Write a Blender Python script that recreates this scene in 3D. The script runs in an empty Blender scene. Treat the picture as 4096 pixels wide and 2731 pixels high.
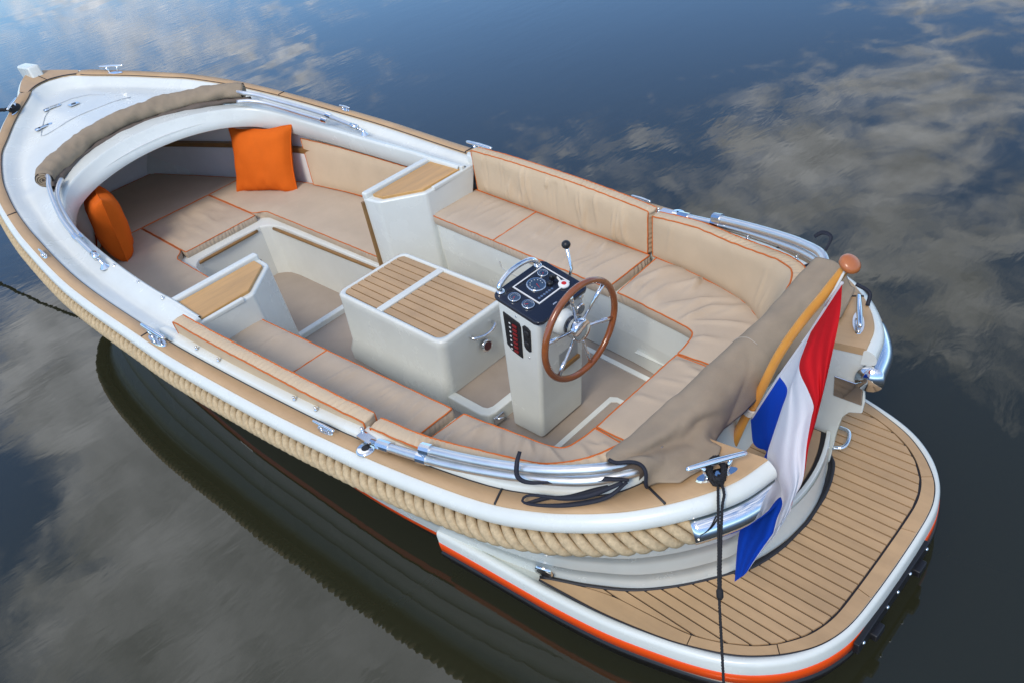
import bpy, bmesh, math, random
from mathutils import Vector, Matrix, noise
random.seed(7)
R = math.radians
sc = bpy.context.scene
COL = sc.collection

# ------------------------------------------------------------------ camera
cam_d = bpy.data.cameras.new('camera')
cam = bpy.data.objects.new('camera', cam_d); COL.objects.link(cam)
cam.rotation_mode = 'XYZ'
cam.location = (8.7376, -2.0154, 2.8593)
cam.rotation_euler = (0.937491, 0.184892, 0.781525)
cam_d.sensor_width = 36.0; cam_d.lens = 3.2564*36/4.096
cam_d.clip_start = 0.05; cam_d.clip_end = 5000
sc.camera = cam
# ------------------------------------------------------------------ view
sc.view_settings.view_transform = 'Standard'
sc.view_settings.look = 'None'
sc.view_settings.gamma = 1.0
sc.view_settings.use_curve_mapping = False
sc.view_settings.exposure = 0.07
sc.cycles.use_denoising = True
sc.cycles.max_bounces = 10; sc.cycles.diffuse_bounces = 7; sc.cycles.caustics_reflective = False; sc.cycles.caustics_refractive = False
# ------------------------------------------------------------------ sun
SUN_EL, SUN_AZ = R(46), R(-66)            # azimuth measured from +x towards +y
sd = Vector((math.cos(SUN_EL)*math.cos(SUN_AZ), math.cos(SUN_EL)*math.sin(SUN_AZ), math.sin(SUN_EL)))
sun_d = bpy.data.lights.new('sun', 'SUN'); sun_d.energy = 2.2; sun_d.angle = R(18); sun_d.color = (1.0, .90, .765)
sun = bpy.data.objects.new('sun', sun_d); COL.objects.link(sun)
sun.rotation_euler = sd.to_track_quat('Z', 'Y').to_euler(); sun.location = (10, -8, 14)
# ------------------------------------------------------------------ world: blue sky with broken cloud
w = bpy.data.worlds.new('World'); sc.world = w; w.use_nodes = True
nt = w.node_tree; N = nt.nodes; L = nt.links; N.clear()
def wn(t, **k):
    n = N.new(t)
    for a, b in k.items(): setattr(n, a, b)
    return n
def wmath(op, a, b=None, c=None, clamp=False):
    n = wn('ShaderNodeMath', operation=op, use_clamp=clamp)
    for i, v in enumerate((a, b, c)):
        if v is None: continue
        if isinstance(v, (int, float)): n.inputs[i].default_value = v
        else: L.new(v, n.inputs[i])
    return n.outputs[0]
out = wn('ShaderNodeOutputWorld'); bg = wn('ShaderNodeBackground'); bg.inputs[1].default_value = 0.13
sky = wn('ShaderNodeTexSky', sky_type='NISHITA'); sky.sun_disc = False
sky.sun_elevation = SUN_EL; sky.sun_rotation = math.atan2(sd.x, sd.y)
sky.air_density = 1.0; sky.dust_density = .2; sky.ozone_density = 2.5
tc = wn('ShaderNodeTexCoord'); sp = wn('ShaderNodeSeparateXYZ'); L.new(tc.outputs['Generated'], sp.inputs[0])
zc = wmath('MAXIMUM', sp.outputs[2], 0.06)
px = wmath('DIVIDE', sp.outputs[0], zc); py = wmath('DIVIDE', sp.outputs[1], zc)
cv = wn('ShaderNodeCombineXYZ'); L.new(px, cv.inputs[0]); L.new(py, cv.inputs[1])
def wnoise(scale, detail, rough, off=(0, 0, 0), sc3=(1, 1, 1), dist=0.0):
    mp = wn('ShaderNodeMapping'); mp.inputs['Location'].default_value = off; mp.inputs['Scale'].default_value = sc3
    L.new(cv.outputs[0], mp.inputs[0])
    n = wn('ShaderNodeTexNoise'); n.inputs['Scale'].default_value = scale; n.inputs['Detail'].default_value = detail
    n.inputs['Roughness'].default_value = rough; n.inputs['Distortion'].default_value = dist
    L.new(mp.outputs[0], n.inputs['Vector']); return n.outputs[0]
dens = wmath('ADD', wmath('MULTIPLY', wnoise(5.4, 9, .58, (3.1, 1.7, 0), dist=.5), 2.3), -1.20)
# cloud banks and gaps (cx, cy, rx, ry, weight) in the plane of the cloud layer
for (cx, cy, rx, ry, wt) in [
        (-4.6, 1.85, 2.0, .40, .35), (-7.5, 2.3, 2.0, .5, .35), (-1.2, 2.42, .34, .28, .42), (-.80, 2.40, .35, .30, .40),
        (-1.15, 3.3, .45, .35, .45), (-.98, 1.88, .30, .28, .50), (-.66, 1.58, .42, .40, .40), (-1.72, 1.72, .22, .14, .28),
        (-.42, 1.30, .35, .30, .12), (-1.45, .13, .75, .22, .62), (-.95, .10, .50, .28, .60), (-2.2, .22, .45, .14, .55),
        (-2.5, 2.5, 1.2, .5, -.95), (-2.25, 1.75, .42, .26, -.45), (-1.62, -.04, .22, .11, -.75), (-3.4, .6, 1.1, .28, -.3),
        (-.20, .95, .30, .24, -.65), (-.08, .75, .3, .22, -.55), (-.30,1.85,.2,.25,-.2),
        (.4, -.5, 1.1, 1.0, .30), (1.8, .6, 1.2, 1.4, .2), (0, 3.6, .9, .7, .05)]:
    dx = wmath('MULTIPLY', wmath('SUBTRACT', px, cx), 1/rx); dy = wmath('MULTIPLY', wmath('SUBTRACT', py, cy), 1/ry)
    d2 = wmath('ADD', wmath('MULTIPLY', dx, dx), wmath('MULTIPLY', dy, dy))
    g = wmath('POWER', 2.718, wmath('MULTIPLY', d2, -1.0))
    dens = wmath('ADD', dens, wmath('MULTIPLY', g, wt))
mr = wn('ShaderNodeMapRange', interpolation_type='SMOOTHSTEP'); L.new(dens, mr.inputs[0])
mr.inputs[1].default_value = -.14; mr.inputs[2].default_value = .62
thick = wn('ShaderNodeMapRange'); L.new(wnoise(6.5, 6, .58, (9, 4, 0)), thick.inputs[0])
thick.inputs[1].default_value = .3; thick.inputs[2].default_value = .72
ccol = wn('ShaderNodeMix', data_type='RGBA'); L.new(thick.outputs[0], ccol.inputs[0])
ccol.inputs[6].default_value = (5.7, 6.0, 6.6, 1); ccol.inputs[7].default_value = (12.8, 13.2, 14.1, 1)
skm = wn('ShaderNodeMix', data_type='RGBA', blend_type='MULTIPLY'); skm.inputs[0].default_value = 1.0
L.new(sky.outputs[0], skm.inputs[6]); skm.inputs[7].default_value = (1.05, 1.33, 1.62, 1)
mix = wn('ShaderNodeMix', data_type='RGBA'); L.new(mr.outputs[0], mix.inputs[0])
L.new(skm.outputs[2], mix.inputs[6]); L.new(ccol.outputs[2], mix.inputs[7])
L.new(mix.outputs[2], bg.inputs[0]); L.new(bg.outputs[0], out.inputs[0])

# ------------------------------------------------------------------ materials
def mat(name, col, rough=.5, metal=0.0, var=.0, vscale=8, bump=0.0, bscale=60, coat=0.0, ior=1.45, stretch=(1, 1, 1), spec=.5, extra=None):
    m = bpy.data.materials.new(name); m.use_nodes = True
    t = m.node_tree; b = t.nodes['Principled BSDF']
    b.inputs['Base Color'].default_value = (*col, 1); b.inputs['Roughness'].default_value = rough
    b.inputs['Metallic'].default_value = metal; b.inputs['Coat Weight'].default_value = coat
    b.inputs['Coat Roughness'].default_value = .08
    b.inputs['IOR'].default_value = ior; b.inputs['Specular IOR Level'].default_value = spec
    co = t.nodes.new('ShaderNodeTexCoord'); mp = t.nodes.new('ShaderNodeMapping'); mp.inputs['Scale'].default_value = stretch
    t.links.new(co.outputs['Object'], mp.inputs[0])
    if var > 0:
        n = t.nodes.new('ShaderNodeTexNoise'); n.inputs['Scale'].default_value = vscale; n.inputs['Detail'].default_value = 6; n.inputs['Roughness'].default_value = .62
        t.links.new(mp.outputs[0], n.inputs['Vector'])
        r = t.nodes.new('ShaderNodeMapRange'); r.inputs[1].default_value = .3; r.inputs[2].default_value = .7
        r.inputs[3].default_value = 1-var; r.inputs[4].default_value = 1+var
        t.links.new(n.outputs[0], r.inputs[0])
        mx = t.nodes.new('ShaderNodeMix'); mx.data_type = 'RGBA'; mx.blend_type = 'MULTIPLY'; mx.inputs[0].default_value = 1
        mx.inputs[6].default_value = (*col, 1); t.links.new(r.outputs[0], mx.inputs[7])
        t.links.new(mx.outputs[2], b.inputs['Base Color'])
        rr = t.nodes.new('ShaderNodeMapRange'); rr.inputs[3].default_value = rough*.8; rr.inputs[4].default_value = min(1, rough*1.25)
        t.links.new(n.outputs[0], rr.inputs[0]); t.links.new(rr.outputs[0], b.inputs['Roughness'])
    if bump > 0:
        n2 = t.nodes.new('ShaderNodeTexNoise'); n2.inputs['Scale'].default_value = bscale; n2.inputs['Detail'].default_value = 4
        t.links.new(mp.outputs[0], n2.inputs['Vector'])
        bp = t.nodes.new('ShaderNodeBump'); bp.inputs['Strength'].default_value = bump; bp.inputs['Distance'].default_value = .004
        t.links.new(n2.outputs[0], bp.inputs['Height']); t.links.new(bp.outputs[0], b.inputs['Normal'])
    return m
WHITE = mat('white_gelcoat', (.655, .68, .635), .26, var=.05, vscale=3, coat=.12)
WHITE2 = mat('white_gelcoat_matt', (.65, .67, .63), .38, var=.04, vscale=4, bump=.05, bscale=40)
LINER = mat('inner_liner', (.72, .72, .69), .45, var=.05, vscale=3)
TEAK = mat('synthetic_teak', (.47, .305, .160), .55, var=.09, vscale=14, bump=.12, bscale=220, stretch=(.12, 1, 1))
TEAKG = mat('synthetic_teak_grey', (.43, .285, .165), .6, var=.08, vscale=14, bump=.12, bscale=220, stretch=(.12, 1, 1))
TEAKW = mat('varnished_teak', (.53, .30, .105), .38, var=.18, vscale=9, bump=.08, bscale=90, stretch=(1.6, .22, 1))
CAULK = mat('black_caulk', (.018, .018, .022), .55)
FAB = mat('beige_fabric', (.48, .39, .295), .9, var=.05, vscale=5, bump=.28, bscale=420, spec=.15)
FABLIT = mat('beige_fabric_lit', (.57, .44, .295), .9, var=.05, vscale=5, bump=.28, bscale=420, spec=.15)  # same beige, lighter and warmer: light on the backrests put into the colour
PIPE = mat('orange_piping', (.56, .14, .03), .7, var=.08, vscale=40, spec=.2)
ORANGE = mat('orange_cloth', (.66, .125, .012), .88, var=.06, vscale=6, bump=.3, bscale=380, spec=.12)
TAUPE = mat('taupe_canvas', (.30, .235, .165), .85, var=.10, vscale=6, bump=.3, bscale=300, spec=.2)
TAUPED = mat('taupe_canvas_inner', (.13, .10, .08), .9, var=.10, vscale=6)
FLOOR = mat('taupe_floor_vinyl', (.33, .275, .225), .6, var=.06, vscale=9, bump=.15, bscale=200)
ROPE = mat('tan_rope', (.50, .385, .235), .88, var=.22, vscale=60, bump=.5, bscale=420, spec=.1)
BLACKROPE = mat('black_rope', (.012, .012, .014), .75, var=.3, vscale=90, bump=.6, bscale=150)
STRAP = mat('navy_strap', (.012, .014, .024), .7, var=.15, vscale=60, bump=.3, bscale=300)
CHROME = mat('polished_steel', (.78, .79, .80), .10, 1.0)
ALU = mat('satin_aluminium', (.78, .775, .76), .40, 1.0, var=.04, vscale=20)
NAVY = mat('navy_gloss_panel', (.010, .012, .022), .22, var=.2, vscale=6, coat=.6)
BLACK = mat('black_plastic', (.012, .012, .014), .4)
WHEELWOOD = mat('mahogany_varnish', (.235, .065, .015), .25, var=.22, vscale=12, coat=.7)
POLE = mat('varnished_pole', (.76, .33, .06), .3, var=.10, vscale=7, coat=.5)
KNOB = mat('turned_knob_wood', (.44, .135, .04), .35, var=.12, vscale=9, coat=.4)
STRIPE = mat('orange_stripe', (.80, .075, .004), .25, coat=.3)
HULLBLACK = mat('black_antifoul', (.012, .010, .010), .3, var=.2, vscale=5)
RUBBER = mat('black_rubber', (.018, .018, .02), .55)
REDF = mat('flag_red', (.66, .012, .018), .75, bump=.2, bscale=300, spec=.2)
WHITEF = mat('flag_white', (.80, .80, .83), .75, bump=.2, bscale=300, spec=.2)
BLUEF = mat('flag_blue', (.005, .065, .52), .75, bump=.2, bscale=300, spec=.2)
for m_ in (REDF, WHITEF, BLUEF):          # thin cloth lets some daylight through
    t_ = m_.node_tree; b_ = t_.nodes['Principled BSDF']; o_ = t_.nodes['Material Output']
    tr = t_.nodes.new('ShaderNodeBsdfTranslucent'); tr.inputs[0].default_value = b_.inputs['Base Color'].default_value
    ms = t_.nodes.new('ShaderNodeMixShader'); ms.inputs[0].default_value = .35
    t_.links.new(b_.outputs[0], ms.inputs[1]); t_.links.new(tr.outputs[0], ms.inputs[2]); t_.links.new(ms.outputs[0], o_.inputs[0])
CORD = mat('white_cord', (.72, .70, .64), .85, bump=.6, bscale=200)
GLASSD = mat('gauge_face', (.035, .06, .10), .12, coat=1.0, var=.3, vscale=30)
REDP = mat('red_paint', (.55, .02, .02), .4)
DARKRED = mat('switch_red', (.20, .012, .012), .35)
WHITEP = mat('white_print', (.75, .75, .73), .5)
BRASS = mat('dark_trim_wood', (.25, .135, .045), .4, var=.15, vscale=12)
SMOKE = mat('mirror_smoke', (.6, .62, .64), .2, 1.0)

for m_ in (TEAK, TEAKG):                   # boards differ in tone
    t_ = m_.node_tree; b_ = t_.nodes['Principled BSDF']; src = b_.inputs['Base Color'].links[0].from_socket
    oi = t_.nodes.new('ShaderNodeObjectInfo'); rg = t_.nodes.new('ShaderNodeMapRange'); rg.inputs[3].default_value = .93; rg.inputs[4].default_value = 1.05
    t_.links.new(oi.outputs['Random'], rg.inputs[0]); mm = t_.nodes.new('ShaderNodeMix'); mm.data_type = 'RGBA'; mm.blend_type = 'MULTIPLY'; mm.inputs[0].default_value = 1
    t_.links.new(src, mm.inputs[6]); t_.links.new(rg.outputs[0], mm.inputs[7])
    co_ = t_.nodes.new('ShaderNodeTexCoord'); nn_ = t_.nodes.new('ShaderNodeTexNoise'); nn_.inputs['Scale'].default_value = 3.2; nn_.inputs['Detail'].default_value = 7; nn_.inputs['Roughness'].default_value = .65
    t_.links.new(co_.outputs['Object'], nn_.inputs['Vector']); r2 = t_.nodes.new('ShaderNodeMapRange'); r2.inputs[1].default_value = .3; r2.inputs[2].default_value = .7; r2.inputs[3].default_value = .88; r2.inputs[4].default_value = 1.08
    t_.links.new(nn_.outputs[0], r2.inputs[0]); m3 = t_.nodes.new('ShaderNodeMix'); m3.data_type = 'RGBA'; m3.blend_type = 'MULTIPLY'; m3.inputs[0].default_value = 1
    t_.links.new(mm.outputs[2], m3.inputs[6]); t_.links.new(r2.outputs[0], m3.inputs[7]); t_.links.new(m3.outputs[2], b_.inputs['Base Color'])

# ------------------------------------------------------------------ mesh helpers
def obj(name, verts, faces, m, parent=None, smooth=False, bevel=0, seg=2):
    me = bpy.data.meshes.new(name); me.from_pydata([tuple(v) for v in verts], [], faces)
    bm = bmesh.new(); bm.from_mesh(me); bmesh.ops.recalc_face_normals(bm, faces=bm.faces); bm.to_mesh(me); bm.free()
    o = bpy.data.objects.new(name, me); COL.objects.link(o)
    if m: me.materials.append(m)
    if smooth:
        for p in me.polygons: p.use_smooth = True
    if bevel:
        b = o.modifiers.new('bevel', 'BEVEL'); b.width = bevel; b.segments = seg; b.limit_method = 'ANGLE'; b.angle_limit = R(32)
        for p in me.polygons: p.use_smooth = True
        wn_ = o.modifiers.new('wn', 'WEIGHTED_NORMAL'); wn_.keep_sharp = True
    if parent: o.parent = parent
    return o
class MB:
    def __init__(s): s.v = []; s.f = []
    def add(s, v, f):
        k = len(s.v); s.v += [Vector(p) for p in v]; s.f += [tuple(i+k for i in q) for q in f]; return s
    def prism(s, poly, z0, z1):
        n = len(poly); g = lambda z, i: z[i] if isinstance(z, (list, tuple)) else z
        v = [(p[0], p[1], g(z0, i)) for i, p in enumerate(poly)]+[(p[0], p[1], g(z1, i)) for i, p in enumerate(poly)]
        return s.add(v, [tuple(range(n))[::-1], tuple(range(n, 2*n))]+[(i, (i+1) % n, n+(i+1) % n, n+i) for i in range(n)])
    def hexa(s, a, b):       # two rings of equal length, capped
        n = len(a)
        return s.add(list(a)+list(b), [tuple(range(n))[::-1], tuple(range(n, 2*n))]+[(i, (i+1) % n, n+(i+1) % n, n+i) for i in range(n)])
    def box(s, c, d, rot=None):
        hx, hy, hz = d[0]/2, d[1]/2, d[2]/2
        v = [Vector((x, y, z)) for z in (-hz, hz) for x, y in ((-hx, -hy), (hx, -hy), (hx, hy), (-hx, hy))]
        if rot is not None: v = [rot @ p for p in v]
        v = [p+Vector(c) for p in v]
        return s.add(v, [(3, 2, 1, 0), (4, 5, 6, 7), (0, 1, 5, 4), (1, 2, 6, 5), (2, 3, 7, 6), (3, 0, 4, 7)])
    def tube(s, pts, r, n=10, closed=False, cap=True):
        pts = [Vector(p) for p in pts]; m = len(pts)
        rr = r if isinstance(r, (list, tuple)) else [r]*m
        tang = []
        for i in range(m):
            a = pts[(i-1) % m] if (closed or i > 0) else pts[i]; b = pts[(i+1) % m] if (closed or i < m-1) else pts[i]
            tang.append((b-a).normalized())
        up = Vector((0, 0, 1)) if abs(tang[0].z) < .9 else Vector((1, 0, 0))
        nrm = (up-tang[0]*up.dot(tang[0])).normalized(); v = []
        for i in range(m):
            nrm = (nrm-tang[i]*nrm.dot(tang[i])).normalized(); bi = tang[i].cross(nrm)
            for k in range(n):
                a = 2*math.pi*k/n; v.append(pts[i]+(nrm*math.cos(a)+bi*math.sin(a))*rr[i])
        f = []
        for i in range(m if closed else m-1):
            j = (i+1) % m
            for k in range(n): f.append((i*n+k, i*n+(k+1) % n, j*n+(k+1) % n, j*n+k))
        if cap and not closed: f += [tuple(range(n))[::-1], tuple(range((m-1)*n, m*n))]
        return s.add(v, f)
    def lathe(s, c, axis, prof, n=24):       # prof: (distance along axis, radius)
        ax = Vector(axis).normalized(); u = ax.orthogonal().normalized(); w_ = ax.cross(u); c = Vector(c); v = []
        for h, r in prof:
            for k in range(n):
                a = 2*math.pi*k/n; v.append(c+ax*h+(u*math.cos(a)+w_*math.sin(a))*max(r, 1e-5))
        m = len(prof); f = [(i*n+k, i*n+(k+1) % n, (i+1)*n+(k+1) % n, (i+1)*n+k) for i in range(m-1) for k in range(n)]
        f += [tuple(range(n))[::-1], tuple(range((m-1)*n, m*n))]
        return s.add(v, f)
    def grid(s, rows, close_u=False):
        m, n = len(rows), len(rows[0]); v = [p for r_ in rows for p in r_]
        f = [(i*n+k, i*n+(k+1) % n, (i+1)*n+(k+1) % n, (i+1)*n+k) for i in range(m-1) for k in range(n if close_u else n-1)]
        return s.add(v, f)
    def make(s, name, m, parent=None, **k): return obj(name, s.v, s.f, m, parent, **k)
def thing(name, label, cat, loc=(0, 0, 0), group=None):
    o = bpy.data.objects.new(name, None); COL.objects.link(o); o.location = loc
    o.empty_display_size = .1; o['label'] = label; o['category'] = cat
    if group: o['group'] = group
    return o
def adopt(parent, *kids):      # children built in boat coordinates keep their place under a moved parent
    for k in kids:
        k.parent = parent; k.matrix_parent_inverse = Matrix.Translation(parent.location).inverted()
def tag(o, label, cat, group=None):
    o['label'] = label; o['category'] = cat
    if group: o['group'] = group
    return o
def resample(pts, n, closed=False):
    P = [Vector(p) for p in pts]
    if closed: P.append(P[0].copy())
    d = [0]
    for a, b in zip(P[:-1], P[1:]): d.append(d[-1]+(b-a).length)
    res = []; j = 0
    for i in range(n):
        t = d[-1]*i/(n if closed else n-1)
        while j < len(P)-2 and d[j+1] < t: j += 1
        e = (t-d[j])/max(d[j+1]-d[j], 1e-9); res.append(P[j].lerp(P[j+1], min(max(e, 0), 1)))
    return res
def spline(pts, k=8):          # Catmull-Rom through the points
    P = [Vector(p) for p in pts]; P = [P[0]*2-P[1]]+P+[P[-1]*2-P[-2]]; o = []
    for i in range(1, len(P)-2):
        a, b, c, d = P[i-1:i+3]
        for j in range(k):
            t = j/k; o.append(.5*((2*b)+(c-a)*t+(2*a-5*b+4*c-d)*t*t+(3*b-a-3*c+d)*t**3))
    o.append(P[-2].copy()); return o
def lerp(a, b, t): return a+(b-a)*t
def interp(x, tab):
    if x <= tab[0][0]: return tab[0][1]
    for (a, b), (c, d) in zip(tab[:-1], tab[1:]):
        if x <= c: return b+(d-b)*(x-a)/(c-a)
    return tab[-1][1]
def sstep(a, b, x):
    t = min(max((x-a)/(b-a), 0), 1); return t*t*(3-2*t)      # works with a > b as well

# ------------------------------------------------------------------ hull lines (x aft, y to far side, z up, water at z = 0)
def zs(x):
    if x < .366: return 1.168+.05*(.366-max(x, -.4))
    return 2.87255e-4*x**4-4.60967e-3*x**3+4.43462e-2*x**2-.250779*x+1.253403
TIn = [(-.20, .0), (-.13, .045), (0, .105), (.17, .155), (.366, .235), (.583, .406), (.779, .552), (1.037, .715), (1.246, .838), (1.65, .982), (1.98, 1.058), (2.29, 1.109), (2.6, 1.143), (2.83, 1.16),
       (3.24, 1.184), (3.6, 1.194), (4.0, 1.186), (4.49, 1.164), (4.84, 1.148), (5.325, 1.110), (5.77, 1.072), (6.16, 1.036), (6.54, .985), (6.97, .911),
       (7.175, .842), (7.29, .786), (7.385, .712), (7.43, .645), (7.452, .58), (7.46, .5), (7.463, .42), (7.464, .335)]
TOn = [(-.34, .0), (-.26, .065), (-.12, .145), (.07, .225), (.30, .318), (.535, .478), (.735, .622), (1.0, .785), (1.22, .905), (1.635, 1.05), (1.968, 1.126), (2.28, 1.173), (2.6, 1.209), (2.83, 1.226),
       (3.24, 1.249), (3.6, 1.259), (4.0, 1.25), (4.49, 1.228), (4.85, 1.214), (5.34, 1.176), (5.79, 1.137), (6.18, 1.096), (6.57, 1.048), (7.0, .977),
       (7.215, .905), (7.345, .838), (7.46, .762), (7.54, .69), (7.60, .625), (7.66, .545), (7.708, .455), (7.737, .335)]
WLn = [(.10, .0), (.16, .012), (.25, .03), (.38, .06), (.55, .11), (.75, .20), (.95, .30), (1.20, .43), (1.42, .53), (1.80, .68), (2.12, .78), (2.42, .85), (2.72, .90), (2.93, .93),
       (3.3, .97), (3.65, 1.0), (4.0, 1.01), (4.49, 1.02), (4.85, 1.02), (5.34, 1.0), (5.79, .98), (6.18, .955), (6.57, .905), (6.95, .825),
       (7.13, .765), (7.25, .705), (7.36, .64), (7.44, .57), (7.50, .505), (7.55, .44), (7.59, .385), (7.61, .335)]
def curve3(xy, sgn, k=5):
    P = spline([(x, y*sgn, 0) for x, y in xy], k)
    return [Vector((p.x, p.y if (p.y*sgn) > 0 else 0.0, 0)) for p in P]
TI = {s: curve3(TIn, s) for s in (-1, 1)}; TO = {s: curve3(TOn, s) for s in (-1, 1)}; WL = {s: curve3(WLn, s) for s in (-1, 1)}
NS = len(TI[1])
def outn(c, i, s):           # outward plan normal of a side curve
    a = c[max(i-1, 0)]; b = c[min(i+1, len(c)-1)]; t = (b-a).normalized()
    n = Vector((t.y, -t.x, 0))
    return n if n.y*s > 0 or (abs(n.y) < .3 and n.x*(1 if i > NS/2 else -1) > 0) else -n
ROOT = 'boat'
boat = thing('motor_boat', 'open white wooden-trimmed motor sloep with beige cushions and teak swim platform afloat on dark water', 'boat', (3.7, 0, 0))
def B(o):
    adopt(boat, o); return o
def S(parent, *kids):          # sub-parts of a boat part (no own offset)
    for k in kids: k.parent = parent
    return parent

# ------------------------------------------------------------------ water
def water():
    m = bpy.data.materials.new('dark_river_water'); m.use_nodes = True; t = m.node_tree; b = t.nodes['Principled BSDF']
    b.inputs['Base Color'].default_value = (.022, .0225, .0115, 1); b.inputs['Roughness'].default_value = .015
    b.inputs['IOR'].default_value = 1.55; b.inputs['Specular IOR Level'].default_value = .5
    co = t.nodes.new('ShaderNodeTexCoord')
    def nz(scale, stretch, rotz, detail=3):
        mp = t.nodes.new('ShaderNodeMapping'); mp.inputs['Scale'].default_value = stretch; mp.inputs['Rotation'].default_value = (0, 0, rotz)
        t.links.new(co.outputs['Object'], mp.inputs[0])
        n = t.nodes.new('ShaderNodeTexNoise'); n.inputs['Scale'].default_value = scale; n.inputs['Detail'].default_value = detail
        n.inputs['Distortion'].default_value = .4
        t.links.new(mp.outputs[0], n.inputs[0]); return n.outputs[0]
    a = nz(1.1, (1, .45, 1), R(25), 2); c = nz(7.0, (1, .38, 1), R(-18), 3); e = nz(.22, (1, 1, 1), 0, 2)
    mrp = t.nodes.new('ShaderNodeMapRange'); mrp.inputs[1].default_value = .42; mrp.inputs[2].default_value = .68; mrp.inputs[3].default_value = .08; mrp.inputs[4].default_value = 1.0
    t.links.new(e, mrp.inputs[0])
    mu = t.nodes.new('ShaderNodeMath'); mu.operation = 'MULTIPLY'; t.links.new(c, mu.inputs[0]); t.links.new(mrp.outputs[0], mu.inputs[1])
    b1 = t.nodes.new('ShaderNodeBump'); b1.inputs['Strength'].default_value = 1; b1.inputs['Distance'].default_value = .0013; t.links.new(a, b1.inputs['Height'])
    b2 = t.nodes.new('ShaderNodeBump'); b2.inputs['Strength'].default_value = 1; b2.inputs['Distance'].default_value = .0016; t.links.new(mu.outputs[0], b2.inputs['Height'])
    t.links.new(b1.outputs[0], b2.inputs['Normal']); t.links.new(b2.outputs[0], b.inputs['Normal'])
    half = [p for p in WL[1] if p.y > .03]
    loop = [Vector((3.9+(p.x-3.9)*.968, p.y*.90, 0)) for p in half]+[Vector((3.9+(p.x-3.9)*.968, -p.y*.90, 0)) for p in half[::-1]]
    loop = resample(loop, 120, True)
    n = len(loop); c0 = Vector((3.9, 0, 0)); rows = [loop]
    for r_ in (6, 9, 16, 40, 120, 500, 2500):
        rows.append([c0+Vector(((p-c0).x*.35, (p-c0).y, 0)).normalized()*r_ for p in loop])
    mb = MB(); mb.grid(rows, close_u=True); o = mb.make('water', m); o['kind'] = 'structure'
    for p in o.data.polygons:
        if p.normal.z < 0: p.flip()
water()

# ------------------------------------------------------------------ hull shell
def hull_point(i, s, t):       # t 0 at z=.2 line, 1 under the rail
    tp = TO[s][i]; wp = WL[s][i]; zt = zs(tp.x)-.055
    p = wp.lerp(tp, t**1.25 if t > 0 else 0); p.z = lerp(.20, zt, t); return p
NLAP = 4
def hull():
    mb = MB()
    for s in (-1, 1):
        for k in range(NLAP):
            t0, t1 = k/NLAP, (k+1)/NLAP
            rows = []
            for q, (tt, off) in enumerate(((t0, .002), (t0+.01, .0026), (lerp(t0, t1, .5), .001), (t1, 0.0), (t1+.002, .002 if k < NLAP-1 else 0))):
                row = []
                for i in range(NS):
                    p = hull_point(i, s, min(tt, 1)); row.append(p+outn(TO[s], i, s)*off)
                rows.append(row)
            mb.grid(rows)
    B(mb.make('hull', WHITE, smooth=True))
    for nm, z0, z1, sh0, sh1, m in (('boot_stripe', .15, .203, .012, .004, STRIPE), ('underbody', -.55, .15, .45, .012, HULLBLACK)):
        mb = MB()
        for s in (-1, 1):
            rows = []
            for t in (0, .2, .45, 1):
                row = []
                for i in range(NS):
                    p = WL[s][i]-outn(WL[s], i, s)*lerp(sh0, sh1, t**.6); p.z = lerp(z0, z1, t)
                    if p.y*s < 0: p.y = 0
                    row.append(p)
                rows.append(row)
            mb.grid(rows)
        B(mb.make(nm, m, smooth=True))
    # stem post: raked plank on the centreline ending in a rounded head
    mb = MB()
    prof = [(-.47, 1.275), (-.10, 1.295), (-.06, 1.17), (-.20, 1.02), (.04, .45), (.22, 0.0), (.5, -.4), (.3, -.4), (.02, .05), (-.16, .5), (-.38, 1.05)]
    a = [(x, -.055 if z > 1 else -.03, z) for x, z in prof]; b = [(x, .055 if z > 1 else .03, z) for x, z in prof]
    mb.hexa(a, b); B(mb.make('stem_post', WHITE, bevel=.02))
    # transom face between the quarters, up to the boarding step
    mb = MB(); rows = []
    for z in (-.35, .2, .385):
        row = []
        for k in range(13):
            y = lerp(-.335, .335, k/12); x = 7.61+.085*(1-(y/.335)**2)+.02*max(0, (z-.2))
            row.append(Vector((x, y, z)))
        rows.append(row)
    mb.grid(rows); B(mb.make('transom', WHITE, smooth=True))
hull()
# rubbing rail
def rail():
    mb = MB()
    for s in (-1, 1):
        rows = []
        for i in range(NS):
            p = TO[s][i]; n = outn(TO[s], i, s); z = zs(p.x)
            row = []
            for d, h in ((-.012, -.001), (-.004, .006), (.006, .004), (.020, -.004), (.031, -.015), (.036, -.031), (.0345, -.048), (.027, -.058), (.004, -.063), (-.02, -.063)):
                row.append(p+n*d+Vector((0, 0, z+h)))
            rows.append(row)
        mb.grid(rows)
        e = rows[-1]; k = len(mb.v); mb.add(e, [tuple(range(len(e)))])
    B(mb.make('rubbing_rail', WHITE, smooth=True))
rail()
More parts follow.
